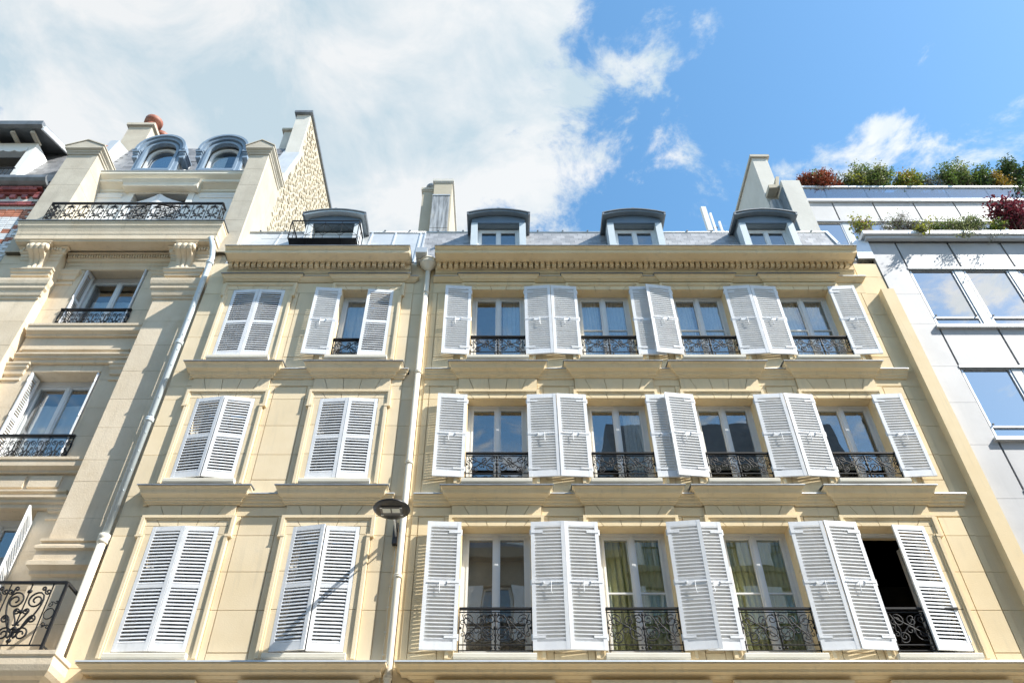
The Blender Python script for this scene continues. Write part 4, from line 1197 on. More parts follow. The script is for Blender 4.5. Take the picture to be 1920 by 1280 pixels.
# end piers with little gabled caps
def pier(x0, x1):
    zs_ = [16.1, 16.85, 17.3, 18.05, 18.75, 19.45, 20.10]
    o = part('end_pier', MB().box(x0 + .01, x1 - .01, YP + .02, 13.3, 16.1, 20.11), 'grey_stone', A_)
    for z0, z1 in zip(zs_[:-1], zs_[1:]):
        put('stone', boxmesh('stone', x1 - x0, 1.06, z1 - z0 - .006, 'grey_stone'), o, T((x0, YP, z0)))
    prof = [(.0, 20.09), (.03, 20.10), (.03, 20.15), (.06, 20.18), (.06, 20.22), (.10, 20.25), (.12, 20.27), (.12, 20.34)]
    mb = MB()
    n = len(prof); vs = []
    for p, z in prof: vs += [(x0 - p, YP - p, z), (x1 + p, YP - p, z), (x1 + p, 13.32, z), (x0 - p, 13.32, z)]
    fs = []
    for i in range(n - 1):
        for k in range(4): fs.append((4*i + k, 4*i + (k + 1) % 4, 4*i + 4 + (k + 1) % 4, 4*i + 4 + k))
    fs += [(0, 3, 2, 1), (4*n - 4, 4*n - 3, 4*n - 2, 4*n - 1)]
    mb.add(vs, fs)
    part('pier_cap', mb, 'grey_stone', o)
    c = (x0 + x1)/2
    part('gablet', MB().prism_y([(x0 - .12, 20.342), (x1 + .12, 20.342), (c, 20.60)], YP - .12, 13.32), 'grey_stone', o)
    part('gablet_trim', MB().prism_y([(x0 - .14, 20.35), (c, 20.62), (x1 + .14, 20.35), (x1 + .14, 20.385), (c, 20.655), (x0 - .14, 20.385)], YP - .14, 13.33), 'grey_stone', o)
pier(-6.93, -6.42); pier(-11.80, -11.0)
# gable wall in rubble, plastered near the street
GX = -6.42
part('gable_wall', MB().prism_x([(13.28, 12.0), (13.28, 20.85), (13.40, 21.1), (13.93, 22.9), (13.93, 25.05), (17.85, 25.05), (17.85, 12.0)], GX - .45, GX), 'rubble_mortar', A_)
part('gable_coping', MB().prism_x([(13.80, 25.052), (13.80, 25.16), (17.95, 25.16), (17.95, 25.052)], GX - .52, GX + .07), 'zinc_dark', A_)
part('gable_coping', MB().box(GX - .03, GX + .06, 17.853, 17.95, 12.0, 25.05), 'zinc_dark', A_)
part('chimney', MB().box(GX - .85, GX - .455, 14.25, 15.2, 20, 24.6), 'render_white', A_)
part('chimney_cap', MB().box(GX - .92, GX - .40, 14.17, 15.28, 24.6, 24.7), 'grey_stone', A_)
part('flashing', MB().prism_x([(13.32, 20.75), (13.36, 21.05), (13.95, 23.05), (14.15, 23.0), (13.5, 20.8)], GX - .5, GX + .012), 'zinc', A_)
part('chimney_face', MB().box(GX - .452, GX - .004, 13.905, 13.929, 22.7, 25.05), 'render_white', A_)
def rubble():
    r = random.Random(5)
    me = []
    for k in range(14):
        n = 7; pts = []
        for i in range(n):
            a = 2*pi*i/n + r.uniform(-.25, .25); q = r.uniform(.75, 1.05)
            pts.append((q*cos(a), q*sin(a)))
        vs = [(0, y, z) for y, z in pts] + [(1, y*.78, z*.78) for y, z in pts]
        fs = [tuple(range(n, 2*n))] + [(i, (i + 1) % n, n + (i + 1) % n, n + i) for i in range(n)]
        mb = MB(); mb.add(vs, fs); me.append(mb.mesh('rubble_stone', 'rubble'))
    P = Pieces('rubble_stone', 'rubble', A_)
    z = 15.9; row = 0
    while z < 24.95:
        h = r.uniform(.11, .17)
        y = 13.30 + r.uniform(0, .2)
        while y < 17.75:
            w = r.uniform(.13, .32)
            ymin = 13.33 if z < 20.7 else (13.40 + (z - 21.1)*.295 + .12 if z < 22.9 else 13.98)
            if y > ymin and not (z + h > 25.0):
                M = T((GX - .012, y + w/2, z + h/2)) @ RX(r.uniform(-.12, .12)) @ Matrix.Diagonal((r.uniform(.025, .05), w*.5, h*.5, 1))
                P.add(r.choice(me), M, pri=w*h*(1 if y < 15.5 else .5))
            y += w + r.uniform(.005, .035)
        z += h + .015; row += 1
    P.finish()
rubble()
# plaster band next to the pier
part('plaster_band', MB().box(GX - .3, GX + .006, 13.06, 13.60, 15.4, 20.2), 'render_cream', A_)
part('plaster_band', MB().box(GX - .3, GX + .004, 12.27, 13.06, 15.4, 20.15), 'render_cream', A_)
# slate roof with two round-headed dormers
part('roof', MB().prism_x([(13.02, 19.93), (14.02, 23.2), (15.5, 24.0), (17.8, 24.0), (17.8, 19.9)], -11.75, GX - .46), 'slate_dark', A_)
PA = Pieces('slate', 'slate_dark', A_)
sa = math.atan2(3.27, 1.0)
for r in range(19):
    s = r*.18; k = 0
    x = -11.72 + (.12 if r % 2 else 0)
    while x < GX - .72:
        y = 13.02 + cos(sa)*s; z = 19.93 + sin(sa)*s
        hid = any(abs(x + .11 - c) < .55 for c in (-9.86, -8.07)) and z < 21.9
        if not hid:
            PA.add(boxmesh('slate', .232, .009, .22, 'slate_dark'), T((x, y - .012 - random.uniform(0, .004), z)) @ RX(-(pi/2 - sa) + radians(2.6)), pri=r)
        x += .24
PA.finish()
def outline(hw, z0, zc, n=14):
    return [(-hw, z0), (-hw, (z0 + zc)/2), (-hw, zc)] + [(-hw*cos(pi*i/n), zc + hw*sin(pi*i/n)) for i in range(1, n)] + [(hw, zc), (hw, (z0 + zc)/2), (hw, z0)]
def ring(cx, z0, zc, ro, ri, y0, y1, zi=None):
    a = outline(ro, z0, zc); b = outline(ri, zi if zi is not None else z0, zc); n = len(a)
    vs = [(cx + x, y0, z) for x, z in a] + [(cx + x, y0, z) for x, z in b] + [(cx + x, y1, z) for x, z in a] + [(cx + x, y1, z) for x, z in b]
    fs = []
    for i in range(n - 1):
        fs += [(i, i + 1, n + i + 1, n + i), (2*n + i, 3*n + i, 3*n + i + 1, 2*n + i + 1), (i, 2*n + i, 2*n + i + 1, i + 1), (n + i, n + i + 1, 3*n + i + 1, 3*n + i)]
    fs += [(0, n, 3*n, 2*n), (n - 1, 3*n - 1, 4*n - 1, 2*n - 1)]
    mb = MB(); mb.add(vs, fs); return mb
for cx in (-9.86, -8.07):
    yf = 12.84; z0 = 20.24; zc = 21.27
    d = part('dormer', ring(cx, z0, zc, .60, .44, yf, yf + .10), 'blue_paint', A_)
    part('cheek', MB().box(cx - .55, cx - .50, yf + .101, yf + 1.2, z0, zc), 'white_paint', d); part('cheek', MB().box(cx + .50, cx + .55, yf + .101, yf + 1.2, z0, zc), 'white_paint', d)
    o_ = outline(.58, zc - .02, zc); 
    part('dormer_roof', ring(cx, zc - .01, zc, .61, .52, yf + .102, yf + 1.6), 'zinc', d)
    part('archivolt', ring(cx, zc - .04, zc, .66, .54, yf - .09, yf + .001), 'blue_paint', d)
    part('archivolt', ring(cx, zc - .04, zc, .71, .64, yf - .14, yf + .12), 'blue_paint', d)
    part('architrave', ring(cx, z0 + .15, zc, .50, .42, yf - .035, yf + .002), 'blue_paint', d)
    for s in (-1, 1):
        a, b = sorted((cx + s*.56, cx + s*.76))
        part('impost', MB().box(a, b, yf - .12, yf + .40, zc - .12, zc - .045).box(a + .02, b - .02, yf - .08, yf + .38, zc - .20, zc - .121).box(a + .03, b - .03, yf - .05, yf + .36, zc - .34, zc - .201), 'blue_paint', d)
    part('sill', MB().box(cx - .62, cx + .62, yf - .10, yf + .30, z0 - .10, z0 - .002).box(cx - .50, cx + .50, yf - .07, yf + .2, z0 + .06, z0 + .14), 'blue_paint', d)
    part('window_frame', ring(cx, z0 + .14, zc - .03, .435, .35, yf + .16, yf + .22), 'frame_paint', d)
    pts = [(cx + x, z) for x, z in outline(.36, z0 + .14, zc - .03)]
    part('pane', MB().prism_y(pts, yf + .20, yf + .205), 'glass_mirror' if cx < -9 else 'glass', d)
    part('blind', MB().prism_y([(cx - .36, z0 + .1), (cx + (.02 if cx > -9 else .36), z0 + .1), (cx + (.02 if cx > -9 else .36), zc + .1), (cx - .36, zc + .1)], yf + .26, yf + .27), 'curtain_white', d)
    part('interior', MB().room(cx - .5, cx + .5, yf + .222, yf + 1.1, z0, zc + .45), 'room', d)
# zinc-covered party wall towards the brick house
part('party_wall', MB().prism_x([(13.0, 19.9), (13.18, 21.5), (13.38, 22.72), (14.2, 23.1), (14.5, 23.1), (14.5, 19.9)], -11.98, -11.74), 'zinc', A_)

A_.location.x += .06; A_.location.z -= .09
# ================================================================= red and white brick house at the far left
K_ = thing('brick_house', (-14.5, 12.6, 0), 'red and white brick house at the far left edge with slate mansard and dormer', 'building')
KX0, KX1, KY = -19.0, -11.86, 12.32
part('wall', MB().box(KX0, KX1, KY + .02, 20, 0, 18.6), 'mortar', K_)
bricks = {m: Pieces('brick', m, K_, l) for m, l in (('brick_red', 110), ('brick_white', 190))}
glz = Pieces('brick', 'brick_glazed', K_, 120)
bl, bh = .215, .068
r_ = random.Random(3)
for row in range(48):
    z = 14.75 + row*bh*1.17
    if z > 17.80: break
    x = KX1 - .005 - (bl/2 if row % 2 else 0); k = 0
    first = row % 2
    while x > -14.2:
        w = bl/2 if first else bl
        x0 = x - w
        u = (KX1 - x)/bl; d = abs(((u + row*.5) % 9) - 4.5); e = abs(((u - row*.5) % 9) - 4.5)
        red = z > 17.50 or (z > 16.65 and (abs(d - 1.3) < .62 or abs(e - 3.2) < .55)) or (15.9 < z <= 16.65 and abs(d - 1.3) < .5)
        m = 'brick_red' if red else 'brick_white'
        p = bricks[m]
        p.add(boxmesh('brick', w - .017, .05, bh, m), T((x0, KY - r_.uniform(0, .003), z)), pri=x0)
        x = x0 - .002; first = 0; k += 1
# dog-tooth course and glazed brick corbel cornice
for k in range(22):
    M = T((KX1 - .10 - k*.118, KY - .0, 17.80)) @ RZ(pi/4)
    bricks['brick_white'].add(boxmesh('brick', .085, .085, .15, 'brick_white'), M, pri=-11 - k*.1)
part('frieze', MB().box(-14.2, KX1, KY + .0, KY + .03, 17.79, 18.7), 'mortar', K_)
for row, (z, p) in enumerate(((17.96, .06), (18.03, .06), (18.24, .10), (18.46, .17), (18.53, .17))):
    x = KX1 - .005 - (bl/2 if row % 2 else 0)
    while x > -14.0:
        if row == 2:
            glz.add(boxmesh('brick', .14, .2, .13, 'brick_glazed'), T((x - .14, KY - p, z - .04)), pri=x); x -= .30; continue
        glz.add(boxmesh('brick', bl - .014, .2, bh - .012, 'brick_glazed'), T((x - bl, KY - p, z)), pri=x); x -= bl
part('corbel_band', MB().box(-14.2, KX1, KY - .05, KY + .1, 18.10, 18.19), 'mortar', K_)
part('corbel_band', MB().box(-14.2, KX1, KY - .09, KY + .1, 18.37, 18.45), 'brick_glazed', K_)
for p in bricks.values(): p.finish()
glz.finish()
part('window_surround', MB().box(-14.2, -12.72, KY - .05, KY + .05, 14.7, 17.6), 'render_white', K_)
part('window_hood', MB().box(-12.9, -11.98, KY - .22, KY + .05, 14.35, 14.5), 'zinc_dark', K_)
part('gutter', MB().prism_x([(KY - .10, 18.62), (KY - .28, 18.66), (KY - .34, 18.74), (KY - .34, 18.84), (KY - .31, 18.84), (KY - .30, 18.76), (KY - .1, 18.70)], KX0, KX1 + .08), 'zinc_dark', K_)
part('roof', MB().prism_x([(KY - .04, 18.72), (KY + 1.05, 22.2), (20, 23.5), (20, 18.6)], KX0, KX1 + .02), 'slate_dark', K_)
PK = Pieces('slate', 'slate_dark', K_, 200)
sk = math.atan2(3.48, 1.09)
for r in range(20):
    x = KX1 - .22 - (.11 if r % 2 else 0)
    while x > -14.4:
        s = r*.175
        PK.add(boxmesh('slate', .214, .009, .215, 'slate_dark'), T((x, KY - .05 + cos(sk)*s - .012, 18.74 + sin(sk)*s)) @ RX(-(pi/2 - sk) + radians(2.6)), pri=x)
        x -= .22
PK.finish()
part('ridge_tile', MB().tube([(KX0, KY + 1.05, 22.22), (KX1, KY + 1.05, 22.22)], .07, 8), 'terracotta', K_, True)
kd = part('dormer', MB().box(-13.10, -12.92, 12.30, 13.6, 19.0, 20.79).box(-16.0, -15.8, 12.30, 13.6, 19.0, 20.79).box(-15.8, -13.10, 12.30, 12.5, 20.39, 20.79), 'white_paint', K_)
part('dormer_roof', MB().prism_x([(11.88, 20.89), (13.9, 21.89), (13.9, 21.99), (11.86, 21.00)], -16.4, -12.62), 'zinc_dark', kd)
part('gutter', MB().prism_x([(11.90, 20.90), (11.78, 20.92), (11.76, 21.06), (11.88, 21.08)], -16.4, -12.66), 'zinc_dark', kd)
part('bargeboard', MB().prism_x([(11.86, 20.78), (13.7, 21.70), (13.7, 21.87), (11.86, 20.96)], -12.66, -12.60), 'zinc', kd)
for k in range(6): part('rafter', MB().box(-13.0 - k*.55, -12.90 - k*.55, 11.95, 12.4, 20.78, 20.86), 'grey_stone', kd)
vs = [(-15.8 + 2.7*i/54, 20.39 - .07*abs(sin(i*pi/6))) for i in range(55)]
part('lace_board', MB().prism_y(vs + [(-13.1, 20.54), (-15.8, 20.54)], 12.26, 12.285), 'white_paint', kd)
part('interior', MB().room(-15.79, -13.11, 12.52, 14.5, 18.9, 20.38), 'room', kd)
me, panes = casement_meshes(.8, 1.9, True, False)
M = T((-13.14, 12.55, 19.05)) @ RZ(radians(-62)); o = put('casement', me, kd, M)
mb = MB()
mb.bar((-15.8, 12.2, 19.45), (-12.95, 12.2, 19.45), .02); mb.bar((-15.8, 12.2, 19.0), (-12.95, 12.2, 19.0), .015)
for k in range(24): mb.bar((-15.7 + k*.118, 12.2, 18.9), (-15.7 + k*.118, 12.2, 19.45), .009)
part('balcony_railing', mb, 'iron', K_)
kc = part('chimney', MB().box(-13.02, -12.22, 15.0, 17.0, 21.5, 26.05), 'grey_stone', K_)
part('chimney_cap', MB().box(-13.10, -12.14, 14.92, 17.08, 26.05, 26.17), 'grey_stone', kc)
for k in range(3):
    part('chimney_pot', MB().lathe(-12.50 + .05*k, 15.30 + k*.62, [(.24, 26.16), (.22, 26.50), (.20, 26.62), (.30, 26.66), (.31, 26.84), (.26, 26.88), (.16, 26.88)], 16), 'terracotta', kc, True)

# ================================================================= white stone-clad block at the right
W_ = thing('white_block', (12.5, 12.4, 0), 'modern block clad in smooth white stone panels with mirrored ribbon windows and roof terraces', 'building')
WX0, WX1 = 8.46, 19.5
P0 = 9.10; PW = 1.225
wb = MB().box(WX0 + .01, P0, 12.05, 12.6, 0, 16.12)
for za, zb in ((15.24, 16.12), (12.27, 13.38), (9.34, 10.47), (6.42, 7.55), (0, 4.6)): wb.box(P0, WX1, 12.05, 12.6, za, zb)
part('wall', wb, 'joint_dark', W_)
ws = Pieces('panel', 'panel_stone', W_)
zs_ = [0, 1.4, 2.9, 4.4, 5.6, 6.8, 8.0, 9.2, 10.35, 11.35, 12.28, 13.48, 14.39, 15.27, 16.36]
for z0, z1 in zip(zs_[:-1], zs_[1:]):
    ws.add(boxmesh('panel', P0 - WX0 - .018, .10, z1 - z0 - .006, 'panel_stone'), T((WX0, 12.0, z0 + .003)), pri=9)
rows = [(15.27, 16.36), (12.30, 13.33), (9.37, 10.42), (6.45, 7.5), (3.5, 4.55)]
wins = [(13.36, 15.24), (10.45, 12.27), (7.53, 9.34), (4.58, 6.42)]
nP = 9
for z0, z1 in rows:
    for k in range(nP):
        ws.add(boxmesh('panel', PW - .048, .06, z1 - z0, 'panel_stone'), T((P0 + k*PW + .024, 12.0 + random.uniform(0, .003), z0)), pri=5 - k*.1)
ws.finish()
for z0, z1 in wins:
    part('window_head', MB().box(P0 - .01, WX1, 11.985, 12.12, z1 - .03, z1 + .028), 'aluminium_dark', W_)
    part('window_sill', MB().box(P0 - .06, WX1, 11.93, 12.15, z0 - .03, z0 + .05), 'aluminium', W_)
    for k in range(nP):
        xa = P0 + k*PW + .02; xb = xa + PW - .235
        fr = frame_mb(xa, xb, z0 + .05, z1 - .03, .035, 12.03, 12.09)
        fr.box(xa + .035, xb - .035, 12.032, 12.088, z0 + .32, z0 + .36)
        f = part('window', fr, 'aluminium', W_)
        part('pane', MB().box(xa + .03, xb - .03, 12.055, 12.06, z0 + .36, z1 - .06), 'glass_mirror', f)
        part('pane', MB().box(xa + .03, xb - .03, 12.055, 12.06, z0 + .085, z0 + .32), 'glass_mirror', f)
        part('gasket', MB().box(xa + .036, xb - .036, 12.026, 12.031, z1 - .075, z1 - .062).box(xb - .045, xb - .037, 12.026, 12.031, z0 + .36, z1 - .075).box(xa + .036, xb - .036, 12.026, 12.031, z0 + .30, z0 + .318), 'joint_dark', f)
        for x in (xa + .05, xb - .08): part('handle', MB().box(x, x + .03, 12.0, 12.03, z0 + .37, z0 + .395), 'joint_dark', f)
        part('mullion', MB().box(xb + .01, xb + .205, 12.015, 12.10, z0 + .05, z1 - .03), 'mullion_grey', W_)
    part('interior', MB().room(P0, WX1, 12.62, 15, z0 - .2, z1 + .2), 'room', W_)
# terrace parapet with planter trough
part('coping', MB().prism_x([(11.80, 16.24), (11.80, 16.35), (12.60, 16.38), (12.60, 16.24)], 8.34, WX1), 'aluminium', W_)
part('coping', MB().prism_x([(11.86, 16.16), (11.86, 16.235), (12.55, 16.235), (12.55, 16.16)], 8.40, WX1), 'aluminium', W_)
part('shadow_gap', MB().box(8.45, WX1, 11.98, 12.2, 16.125, 16.158), 'joint_dark', W_)
part('planter_end', MB().prism_x([(11.98, 16.16), (12.0, 15.62), (12.55, 15.62), (12.62, 16.36), (12.3, 16.3)], 8.12, 8.455), 'zinc_weathered', W_)
part('trim', MB().prism_x([(11.95, 16.16), (11.99, 15.58), (12.03, 15.58), (12.02, 16.16)], 8.08, 8.457), 'aluminium', W_)
part('roof_terrace', MB().box(8.45, WX1, 12.55, 14.7, 16.0, 16.2), 'grey_stone', W_)
# set-back storey
UY = 14.6; UP = 1.213; U0 = 8.60
part('wall', MB().box(8.0, WX1, UY + .06, UY + .4, 16.2, 21.25), 'joint_dark', W_)
us = Pieces('panel', 'panel_stone', W_)
for k in range(9):
    us.add(boxmesh('panel', UP - .044, .05, .86, 'panel_stone'), T((U0 + k*UP + .022, UY + random.uniform(0, .003), 20.30)), pri=5 - k*.1)
us.finish()
part('window_head', MB().box(8.0, WX1, UY - .03, UY + .1, 20.23, 20.285), 'aluminium_dark', W_)
for k in range(9):
    xa = U0 + k*UP + .19; xb = U0 + (k + 1)*UP
    f = part('window', frame_mb(xa, xb, 18.0, 20.23, .03, UY + .02, UY + .07), 'aluminium', W_)
    part('pane', MB().box(xa + .025, xb - .025, UY + .04, UY + .045, 18.03, 20.2), 'glass_mirror', f)
    part('mullion', MB().box(U0 + k*UP + .005, xa - .003, UY + .01, UY + .08, 17.5, 20.23), 'mullion_grey', W_)
part('sill', MB().box(8.0, WX1, UY - .05, UY + .06, 17.4, 18.0), 'panel_stone', W_)
part('coping', MB().box(8.15, WX1, UY - .07, UY + .25, 21.18, 21.29), 'aluminium', W_)
for k in range(8):
    xa = 8.5 + k*1.23
    part('balustrade_pane', MB().box(xa + .006, xa + 1.224, UY - .03, UY - .018, 21.30, 21.84), 'glass_blue', W_)
part('hand_rail', MB().box(8.3, WX1, UY - .07, UY + .04, 21.86, 21.93), 'aluminium', W_)
part('planter_trough', MB().box(8.3, WX1, UY + .05, UY + .6, 21.295, 21.75), 'panel_stone', W_)
part('roof_terrace', MB().box(8.0, WX1, UY + .28, 22, 20.9, 21.28), 'grey_stone', W_)
part('side_wall', MB().box(WX0 + .01, WX0 + .1, 12.6, 20, 0, 16.1), 'panel_stone', W_)

# ================================================================= wall-mounted street lamp
L_ = thing('street_lamp', (-1.80, 12.0, 8.3), 'black disc-shaped street lamp on a wall bracket beside the cream drainpipe', 'street lamp')
lx, ly, lz = -1.80, 11.0, 8.36
head = part('lamp_head', MB().lathe(lx, ly, [(.10, lz - .012), (.235, lz - .015), (.285, lz - .004), (.295, lz + .010), (.285, lz + .028), (.22, lz + .06), (.10, lz + .085), (.04, lz + .09)], 40), 'lamp_black', L_, True)
part('lens_tray', MB().prism_z([(lx - .165, ly - .12), (lx + .165, ly - .12), (lx + .175, ly - .09), (lx + .165, ly + .12), (lx - .165, ly + .12), (lx - .175, ly - .09)], lz - .028, lz - .014), 'lamp_tray', head)
for s in (-1, 1):
    a, b = sorted((lx + s*.012, lx + s*.135))
    part('led_panel', MB().box(a, b, ly - .085, ly + .035, lz - .034, lz - .0285), 'lamp_led', head)
    for y in (-.115, .095):
        a, b = sorted((lx + s*.135, lx + s*.175)); part('clip', MB().box(a, b, ly + y, ly + y + .022, lz - .036, lz - .013), 'aluminium', head)
part('knob', MB().lathe(lx, ly - .02, [(.045, lz + .08), (.05, lz + .11), (.045, lz + .17), (.03, lz + .18)], 12), 'lamp_black', head, True)
part('bracket_arm', MB().tube([(lx - .03, 11.95, 8.52), (lx - .03, 11.72, 8.55), (lx - .01, 11.45, 8.52), (lx, 11.2, 8.44)], .03, 8), 'lamp_black', L_, True)
part('bracket_arm', MB().tube([(lx - .03, 11.93, 8.40), (lx - .02, 11.6, 8.46), (lx, 11.26, 8.43)], .014, 6), 'aluminium', L_, True)
part('bracket_box', MB().box(lx - .085, lx + .0, 11.90, 12.0, 8.28, 8.66), 'lamp_black', L_)
cb = [(-1.835, 11.985, 8.30), (-1.83, 11.985, 7.95), (-1.845, 11.985, 7.6), (-1.85, 11.985, 7.2), (-1.842, 11.985, 6.8), (-1.86, 11.985, 6.4), (-1.855, 11.985, 5.8), (-1.86, 11.985, 3)]
part('cable', MB().tube(cb, .0075, 6), 'cream_paint', L_, True)
for z in (7.9, 7.55, 7.2, 6.8, 6.45): part('cable_clip', MB().box(-1.866, -1.826, 11.972, 11.99, z, z + .02), 'cream_paint', L_)

# ================================================================= roof antennas
def antenna(x, y, z0, h, w, d, lean, label):
    o = thing('antenna', (x, y, z0), label, 'antenna', 'white radio antennas on the roof')
    c, s = cos(lean), sin(lean)
    mb = MB().prism_z([(-w/2, d*.3), (-w/2*.8, -d/2), (w/2*.8, -d/2), (w/2, d*.3)], .15, h)
    mb.v = [(x + vx + lean*vz, y + vy, z0 + vz) for vx, vy, vz in mb.v]
    part('antenna_panel', mb, 'antenna_white', o)
    part('mast', MB().bar((x + .02, y + d*.6, z0 - .7), (x + .02 + lean*h*.8, y + d*.6, z0 + h*.8), .022, 8), 'aluminium', o, True)
    part('clamp', MB().box(x - .03 + lean*h*.4, x + .08 + lean*h*.4, y + d*.2, y + d*.7, z0 + h*.4, z0 + h*.45), 'aluminium_dark', o)
antenna(5.36, 13.2, 17.9, 1.16, .16, .10, -.03, 'widest of the three white antennas standing behind the slate roof')
antenna(5.53, 13.25, 17.9, .98, .06, .06, -.03, 'slim white rod antenna in the middle of the three')
antenna(5.69, 13.25, 17.9, .62, .06, .06, -.02, 'shortest white antenna, nearest the right dormer')

# ================================================================= terrace plants
def leaves(r, pts, size, n_each, spread, droop=0.0):
    size *= .82; n_each = int(n_each*1.5) + 1
    vs, fs = [], []
    for p in pts:
        for _ in range(n_each):
            c = Vector(p) + Vector((r.gauss(0, spread), r.gauss(0, spread), r.gauss(0, spread)))
            a = Vector((r.uniform(-1, 1), r.uniform(-1, 1), r.uniform(-.6, .8) - droop)).normalized()
            b = a.cross(Vector((r.uniform(-1, 1), r.uniform(-1, 1), r.uniform(-1, 1)))).normalized()
            L = size*r.uniform(.6, 1.3); Wd = L*.34
            o = len(vs)
            vs += [c - a*L*.5, c + b*Wd + a*L*.02, c + a*L*.5, c - b*Wd + a*L*.02]
            fs += [(o, o + 1, o + 2), (o, o + 2, o + 3)]
    return vs, fs
def plant(name, x, y, z, w, h, d, mats, seed, label, cat='shrub', dens=1.0, size=.07, stems=9, upright=.5, group=None, trail=0.0, twig=1.0):
    r = random.Random(seed)
    o = thing(name, (x, y, z), label, cat, group)
    st = MB(); tips = {m: [] for m in mats}
    for i in range(stems):
        a = r.uniform(0, 2*pi); q = sqrt(r.random())
        ex, ey = cos(a)*q*w/2, sin(a)*q*d/2
        hh = h*(1 - .45*q*q)*r.uniform(.55, 1.12)
        b0 = Vector((x + ex*.35, y + ey*.35, z - .05)); b1 = Vector((x + ex, y + ey, z + hh))
        if trail and r.random() < trail: b1 = Vector((x + ex*1.1, y - d*.7, z - h*r.uniform(.15, .45)))
        mid = b0.lerp(b1, .5) + Vector((r.gauss(0, .05), r.gauss(0, .05), .12*h))
        P = [b0.lerp(mid, t/3) for t in range(3)] + [mid.lerp(b1, t/4) for t in range(5)]
        P = [p + Vector((r.gauss(0, .012), r.gauss(0, .012), 0)) for p in P]
        st.tube(P, .012*twig, 4, rr=[.014*twig*(1 - .75*k/7) for k in range(8)])
        m = r.choices(mats, [max(.25, 1 - .4*k) for k in range(len(mats))])[0]
        for k in range(2, 8):
            for _ in range(4):
                e = P[k] + Vector((r.gauss(0, .09*w**.5), r.gauss(0, .08), r.gauss(.02, .07)))
                tips[m].append(e)
                if r.random() < .7: st.tube([P[k], e], .005*twig, 3)
    part('stem', st, 'bark', o)
    for m in mats:
        if not tips[m]: continue
        vs, fs = leaves(r, tips[m], size, max(1, int(5*dens)), .035 + .012*h)
        mb = MB(); mb.add(vs, fs)
        me = bpy.data.meshes.new('foliage'); M = wmat(o)
        me.from_pydata([tuple(M.inverted() @ Vector(v)) for v in vs], [], fs); me.materials.append(MATS[m])
        put('foliage', me, o, M)
    return o
TY, TZ = 14.74, 21.80
GT = 'shrubs along the upper roof terrace'
plant('shrub', 8.05, 15.3, 21.5, .9, 1.0, .5, ['leaf_dark', 'leaf_green'], 1, 'sparse dark shrub peeping out behind the white party wall', group=GT, dens=.4, stems=7)
plant('shrub', 9.72, TY, TZ, 1.2, 1.0, .6, ['leaf_red', 'leaf_red', 'leaf_green'], 2, 'round red-leaved shrub at the left end of the upper terrace', group=GT, stems=22, dens=1.2, size=.075)
plant('shrub', 10.5, TY + .05, TZ, 1.0, 1.2, .6, ['leaf_grey', 'leaf_dark'], 3, 'grey-leaved feathery shrub right beside the red one', group=GT, stems=18, dens=.65, size=.065)
plant('shrub', 11.4, TY, TZ, 1.5, 1.4, .7, ['leaf_green', 'leaf_pale', 'leaf_lime'], 4, 'broad bushy green shrub, largest on the left half of the upper terrace', group=GT, stems=30, dens=1.1, size=.08)
plant('bamboo', 12.55, TY, TZ, 1.25, .95, .6, ['leaf_lime', 'leaf_orange', 'leaf_green'], 5, 'yellow-green tuft of fine leaves between the two big green shrubs', 'bamboo', group=GT, stems=26, dens=1.1, size=.085)
plant('shrub', 13.35, TY + .05, TZ, 1.0, 1.1, .6, ['leaf_dark', 'leaf_grey'], 6, 'thin open shrub with tiny dark leaves beside the yellow-green tuft', group=GT, stems=12, dens=.4, size=.06)
plant('shrub', 13.95, TY, TZ, .9, 1.45, .6, ['leaf_green', 'leaf_dark'], 7, 'upright dark green shrub with pointed shoots against the white cloud', group=GT, stems=17, dens=.8, size=.085)
plant('shrub', 14.5, TY, TZ, .8, 1.75, .6, ['leaf_green', 'leaf_pale'], 8, 'tallest shrub on the upper terrace, loose upright leafy branches', group=GT, stems=14, dens=.75, size=.09)
plant('shrub', 15.05, TY + .05, TZ, .8, 1.3, .6, ['leaf_green', 'leaf_dark'], 9, 'mid-green shrub between the tallest shrub and the orange one', group=GT, stems=16, dens=.8, size=.085)
plant('shrub', 15.5, TY, TZ, .8, 1.05, .6, ['leaf_orange', 'leaf_lime'], 10, 'orange-tinged shrub near the right end of the upper terrace', group=GT, stems=18, dens=1.0, size=.07)
plant('shrub', 16.2, TY, TZ, 1.3, 1.7, .7, ['leaf_dark', 'leaf_green'], 11, 'dense dark green shrub at the right edge of the upper terrace', group=GT, stems=34, dens=1.1, size=.09, trail=.15)
LY, LZ = 12.05, 16.37
GL = 'plants along the lower terrace parapet'
plant('rose_bush', 8.55, LY - .1, LZ, .5, .85, .3, ['leaf_pale', 'leaf_lime', 'leaf_pink'], 21, 'thin rose bush with a faded bloom at the left corner of the lower parapet', 'rose bush', dens=.45, size=.075, stems=6, group=GL, trail=.15)
plant('heather', 9.5, LY, LZ, 1.0, .85, .35, ['leaf_grey', 'leaf_pale'], 22, 'dry twiggy grey plant on the lower parapet', 'plant', dens=.35, size=.04, stems=30, group=GL, twig=.8)
plant('trailing_plant', 9.75, 11.86, LZ + .02, .25, .25, .2, ['leaf_lime', 'leaf_pale'], 23, 'small pale plant trailing down over the white panels', 'plant', dens=.5, size=.06, stems=5, group=GL, trail=.9)
plant('shrub', 10.2, LY, LZ, .4, .55, .3, ['leaf_lime', 'leaf_green'], 24, 'small yellow-green plant between the twiggy one and the spreading bush', 'plant', dens=.6, size=.065, stems=8, group=GL)
plant('shrub', 10.95, LY, LZ, 1.2, .72, .45, ['leaf_pale', 'leaf_green', 'leaf_grey'], 25, 'low spreading grey-green bush on the lower parapet', dens=1.0, size=.05, stems=40, group=GL, trail=.1)
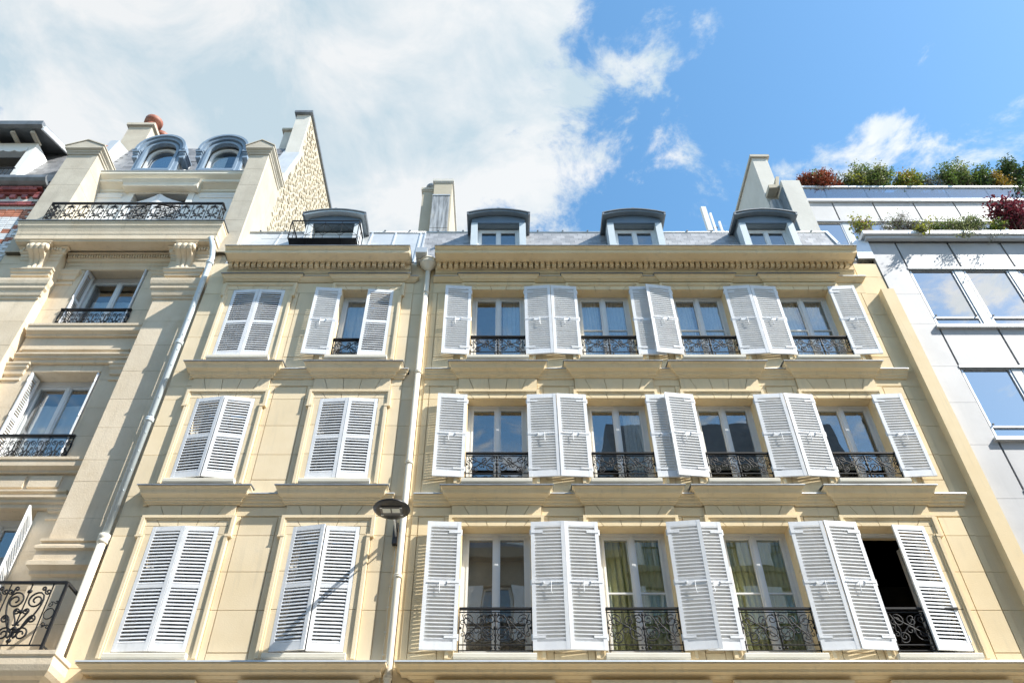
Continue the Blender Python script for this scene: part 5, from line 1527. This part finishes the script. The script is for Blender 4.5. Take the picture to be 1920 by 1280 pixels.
plant('shrub', 11.7, LY, LZ, .4, .5, .3, ['leaf_green', 'leaf_lime'], 26, 'little green plant at the foot of the maroon maple', 'plant', dens=.6, size=.07, stems=7, group=GL)
plant('maple', 12.35, LY + .05, LZ, 1.1, 1.4, .6, ['leaf_maroon'], 27, 'maroon-leaved maple at the right edge of the lower terrace', 'maple', dens=.9, size=.095, stems=20, group=GL)

# ================================================================= houses across the street (seen in the windows)
def opposite(x0, x1, h, roof_h, seed, label, roofmat):
    y = -3.3
    o = thing('street_house', ((x0 + x1)/2, y - 4, 0), label, 'building', 'houses across the street')
    r = random.Random(seed)
    n = int((x1 - x0)/2.3); pw = (x1 - x0)/n
    wall = MB(); wall.box(x0, x1, y - 10, y - .40, 0, h)
    lv = [z for z in (4.4, 7.5, 10.5, 13.4, 16.2) if z + 2.2 < h]
    zs_ = [0] + [q for z in lv for q in (z, z + 2.0)] + [h]
    for i in range(n):
        cx = x0 + (i + .5)*pw
        wall.box(cx - pw/2, cx - .55, y - .40, y, 0, h); wall.box(cx + .55, cx + pw/2, y - .40, y, 0, h)
        for k in range(0, len(zs_), 2): wall.box(cx - .55, cx + .55, y - .40, y, zs_[k], zs_[k + 1])
    part('wall', wall, 'opposite_stone', o)
    for i in range(n):
        cx = x0 + (i + .5)*pw
        for z in lv:
            fr = frame_mb(cx - .55, cx + .55, z, z + 2.0, .07, y - .28, y - .2); fr.box(cx - .05, cx + .05, y - .275, y - .19, z + .05, z + 1.95)
            w = part('window', fr, 'frame_paint', o)
            part('pane', MB().box(cx - .5, cx + .5, y - .25, y - .245, z + .05, z + 1.95), 'glass', w)
            sh = MB()
            for s in (-1, 1):
                a, b = sorted((cx + s*.57, cx + s*1.08)); sh.box(a, b, y + .03, y + .06, z, z + 2.0)
            part('shutter', sh, 'shutter_paint', o)
            rl = MB().box(cx - .55, cx + .55, y - .03, y + .01, z + .85, z + .9)
            for k in range(9): rl.box(cx - .5 + k*.12, cx - .485 + k*.12, y - .02, y, z + .05, z + .85)
            part('balcony_railing', rl, 'iron', o)
    for z in lv: part('string_course', MB().box(x0, x1, y - .05, y + .14, z - .30, z - .12), 'opposite_stone', o)
    part('cornice', MB().box(x0, x1, y - .1, y + .35, h - .35, h), 'opposite_stone', o)
    part('roof', MB().prism_x([(y + .1, h), (y - .9, h + roof_h), (y - 9, h + roof_h + .5), (y - 10, h)], x0, x1), roofmat, o)
    for i in range(0, n, 2):
        cx = x0 + (i + .8)*pw
        part('dormer', MB().box(cx - .6, cx + .6, y - 1.2, y - .1, h + .1, h + roof_h*.85), 'white_paint', o)
    part('chimney', MB().box(x1 - 1.0, x1 - .4, y - 4, y - 2, h, h + roof_h + 2.2), 'render_cream', o)
opposite(-26, -14.5, 15.5, 2.0, 1, 'stone house across the street with slate roof, far left', 'slate_dark')
opposite(-14.4, -2.0, 15.0, 1.8, 2, 'lower stone house across the street behind the camera', 'zinc')
opposite(-1.9, 4.4, 16.8, 1.8, 3, 'narrow stone house across the street behind the camera', 'slate_dark')
opposite(4.5, 14.5, 20.6, 3.0, 4, 'taller stone house across the street, opposite the white block', 'slate_dark')
opposite(14.6, 27, 15.0, 2.0, 5, 'stone house across the street at the far right', 'zinc')
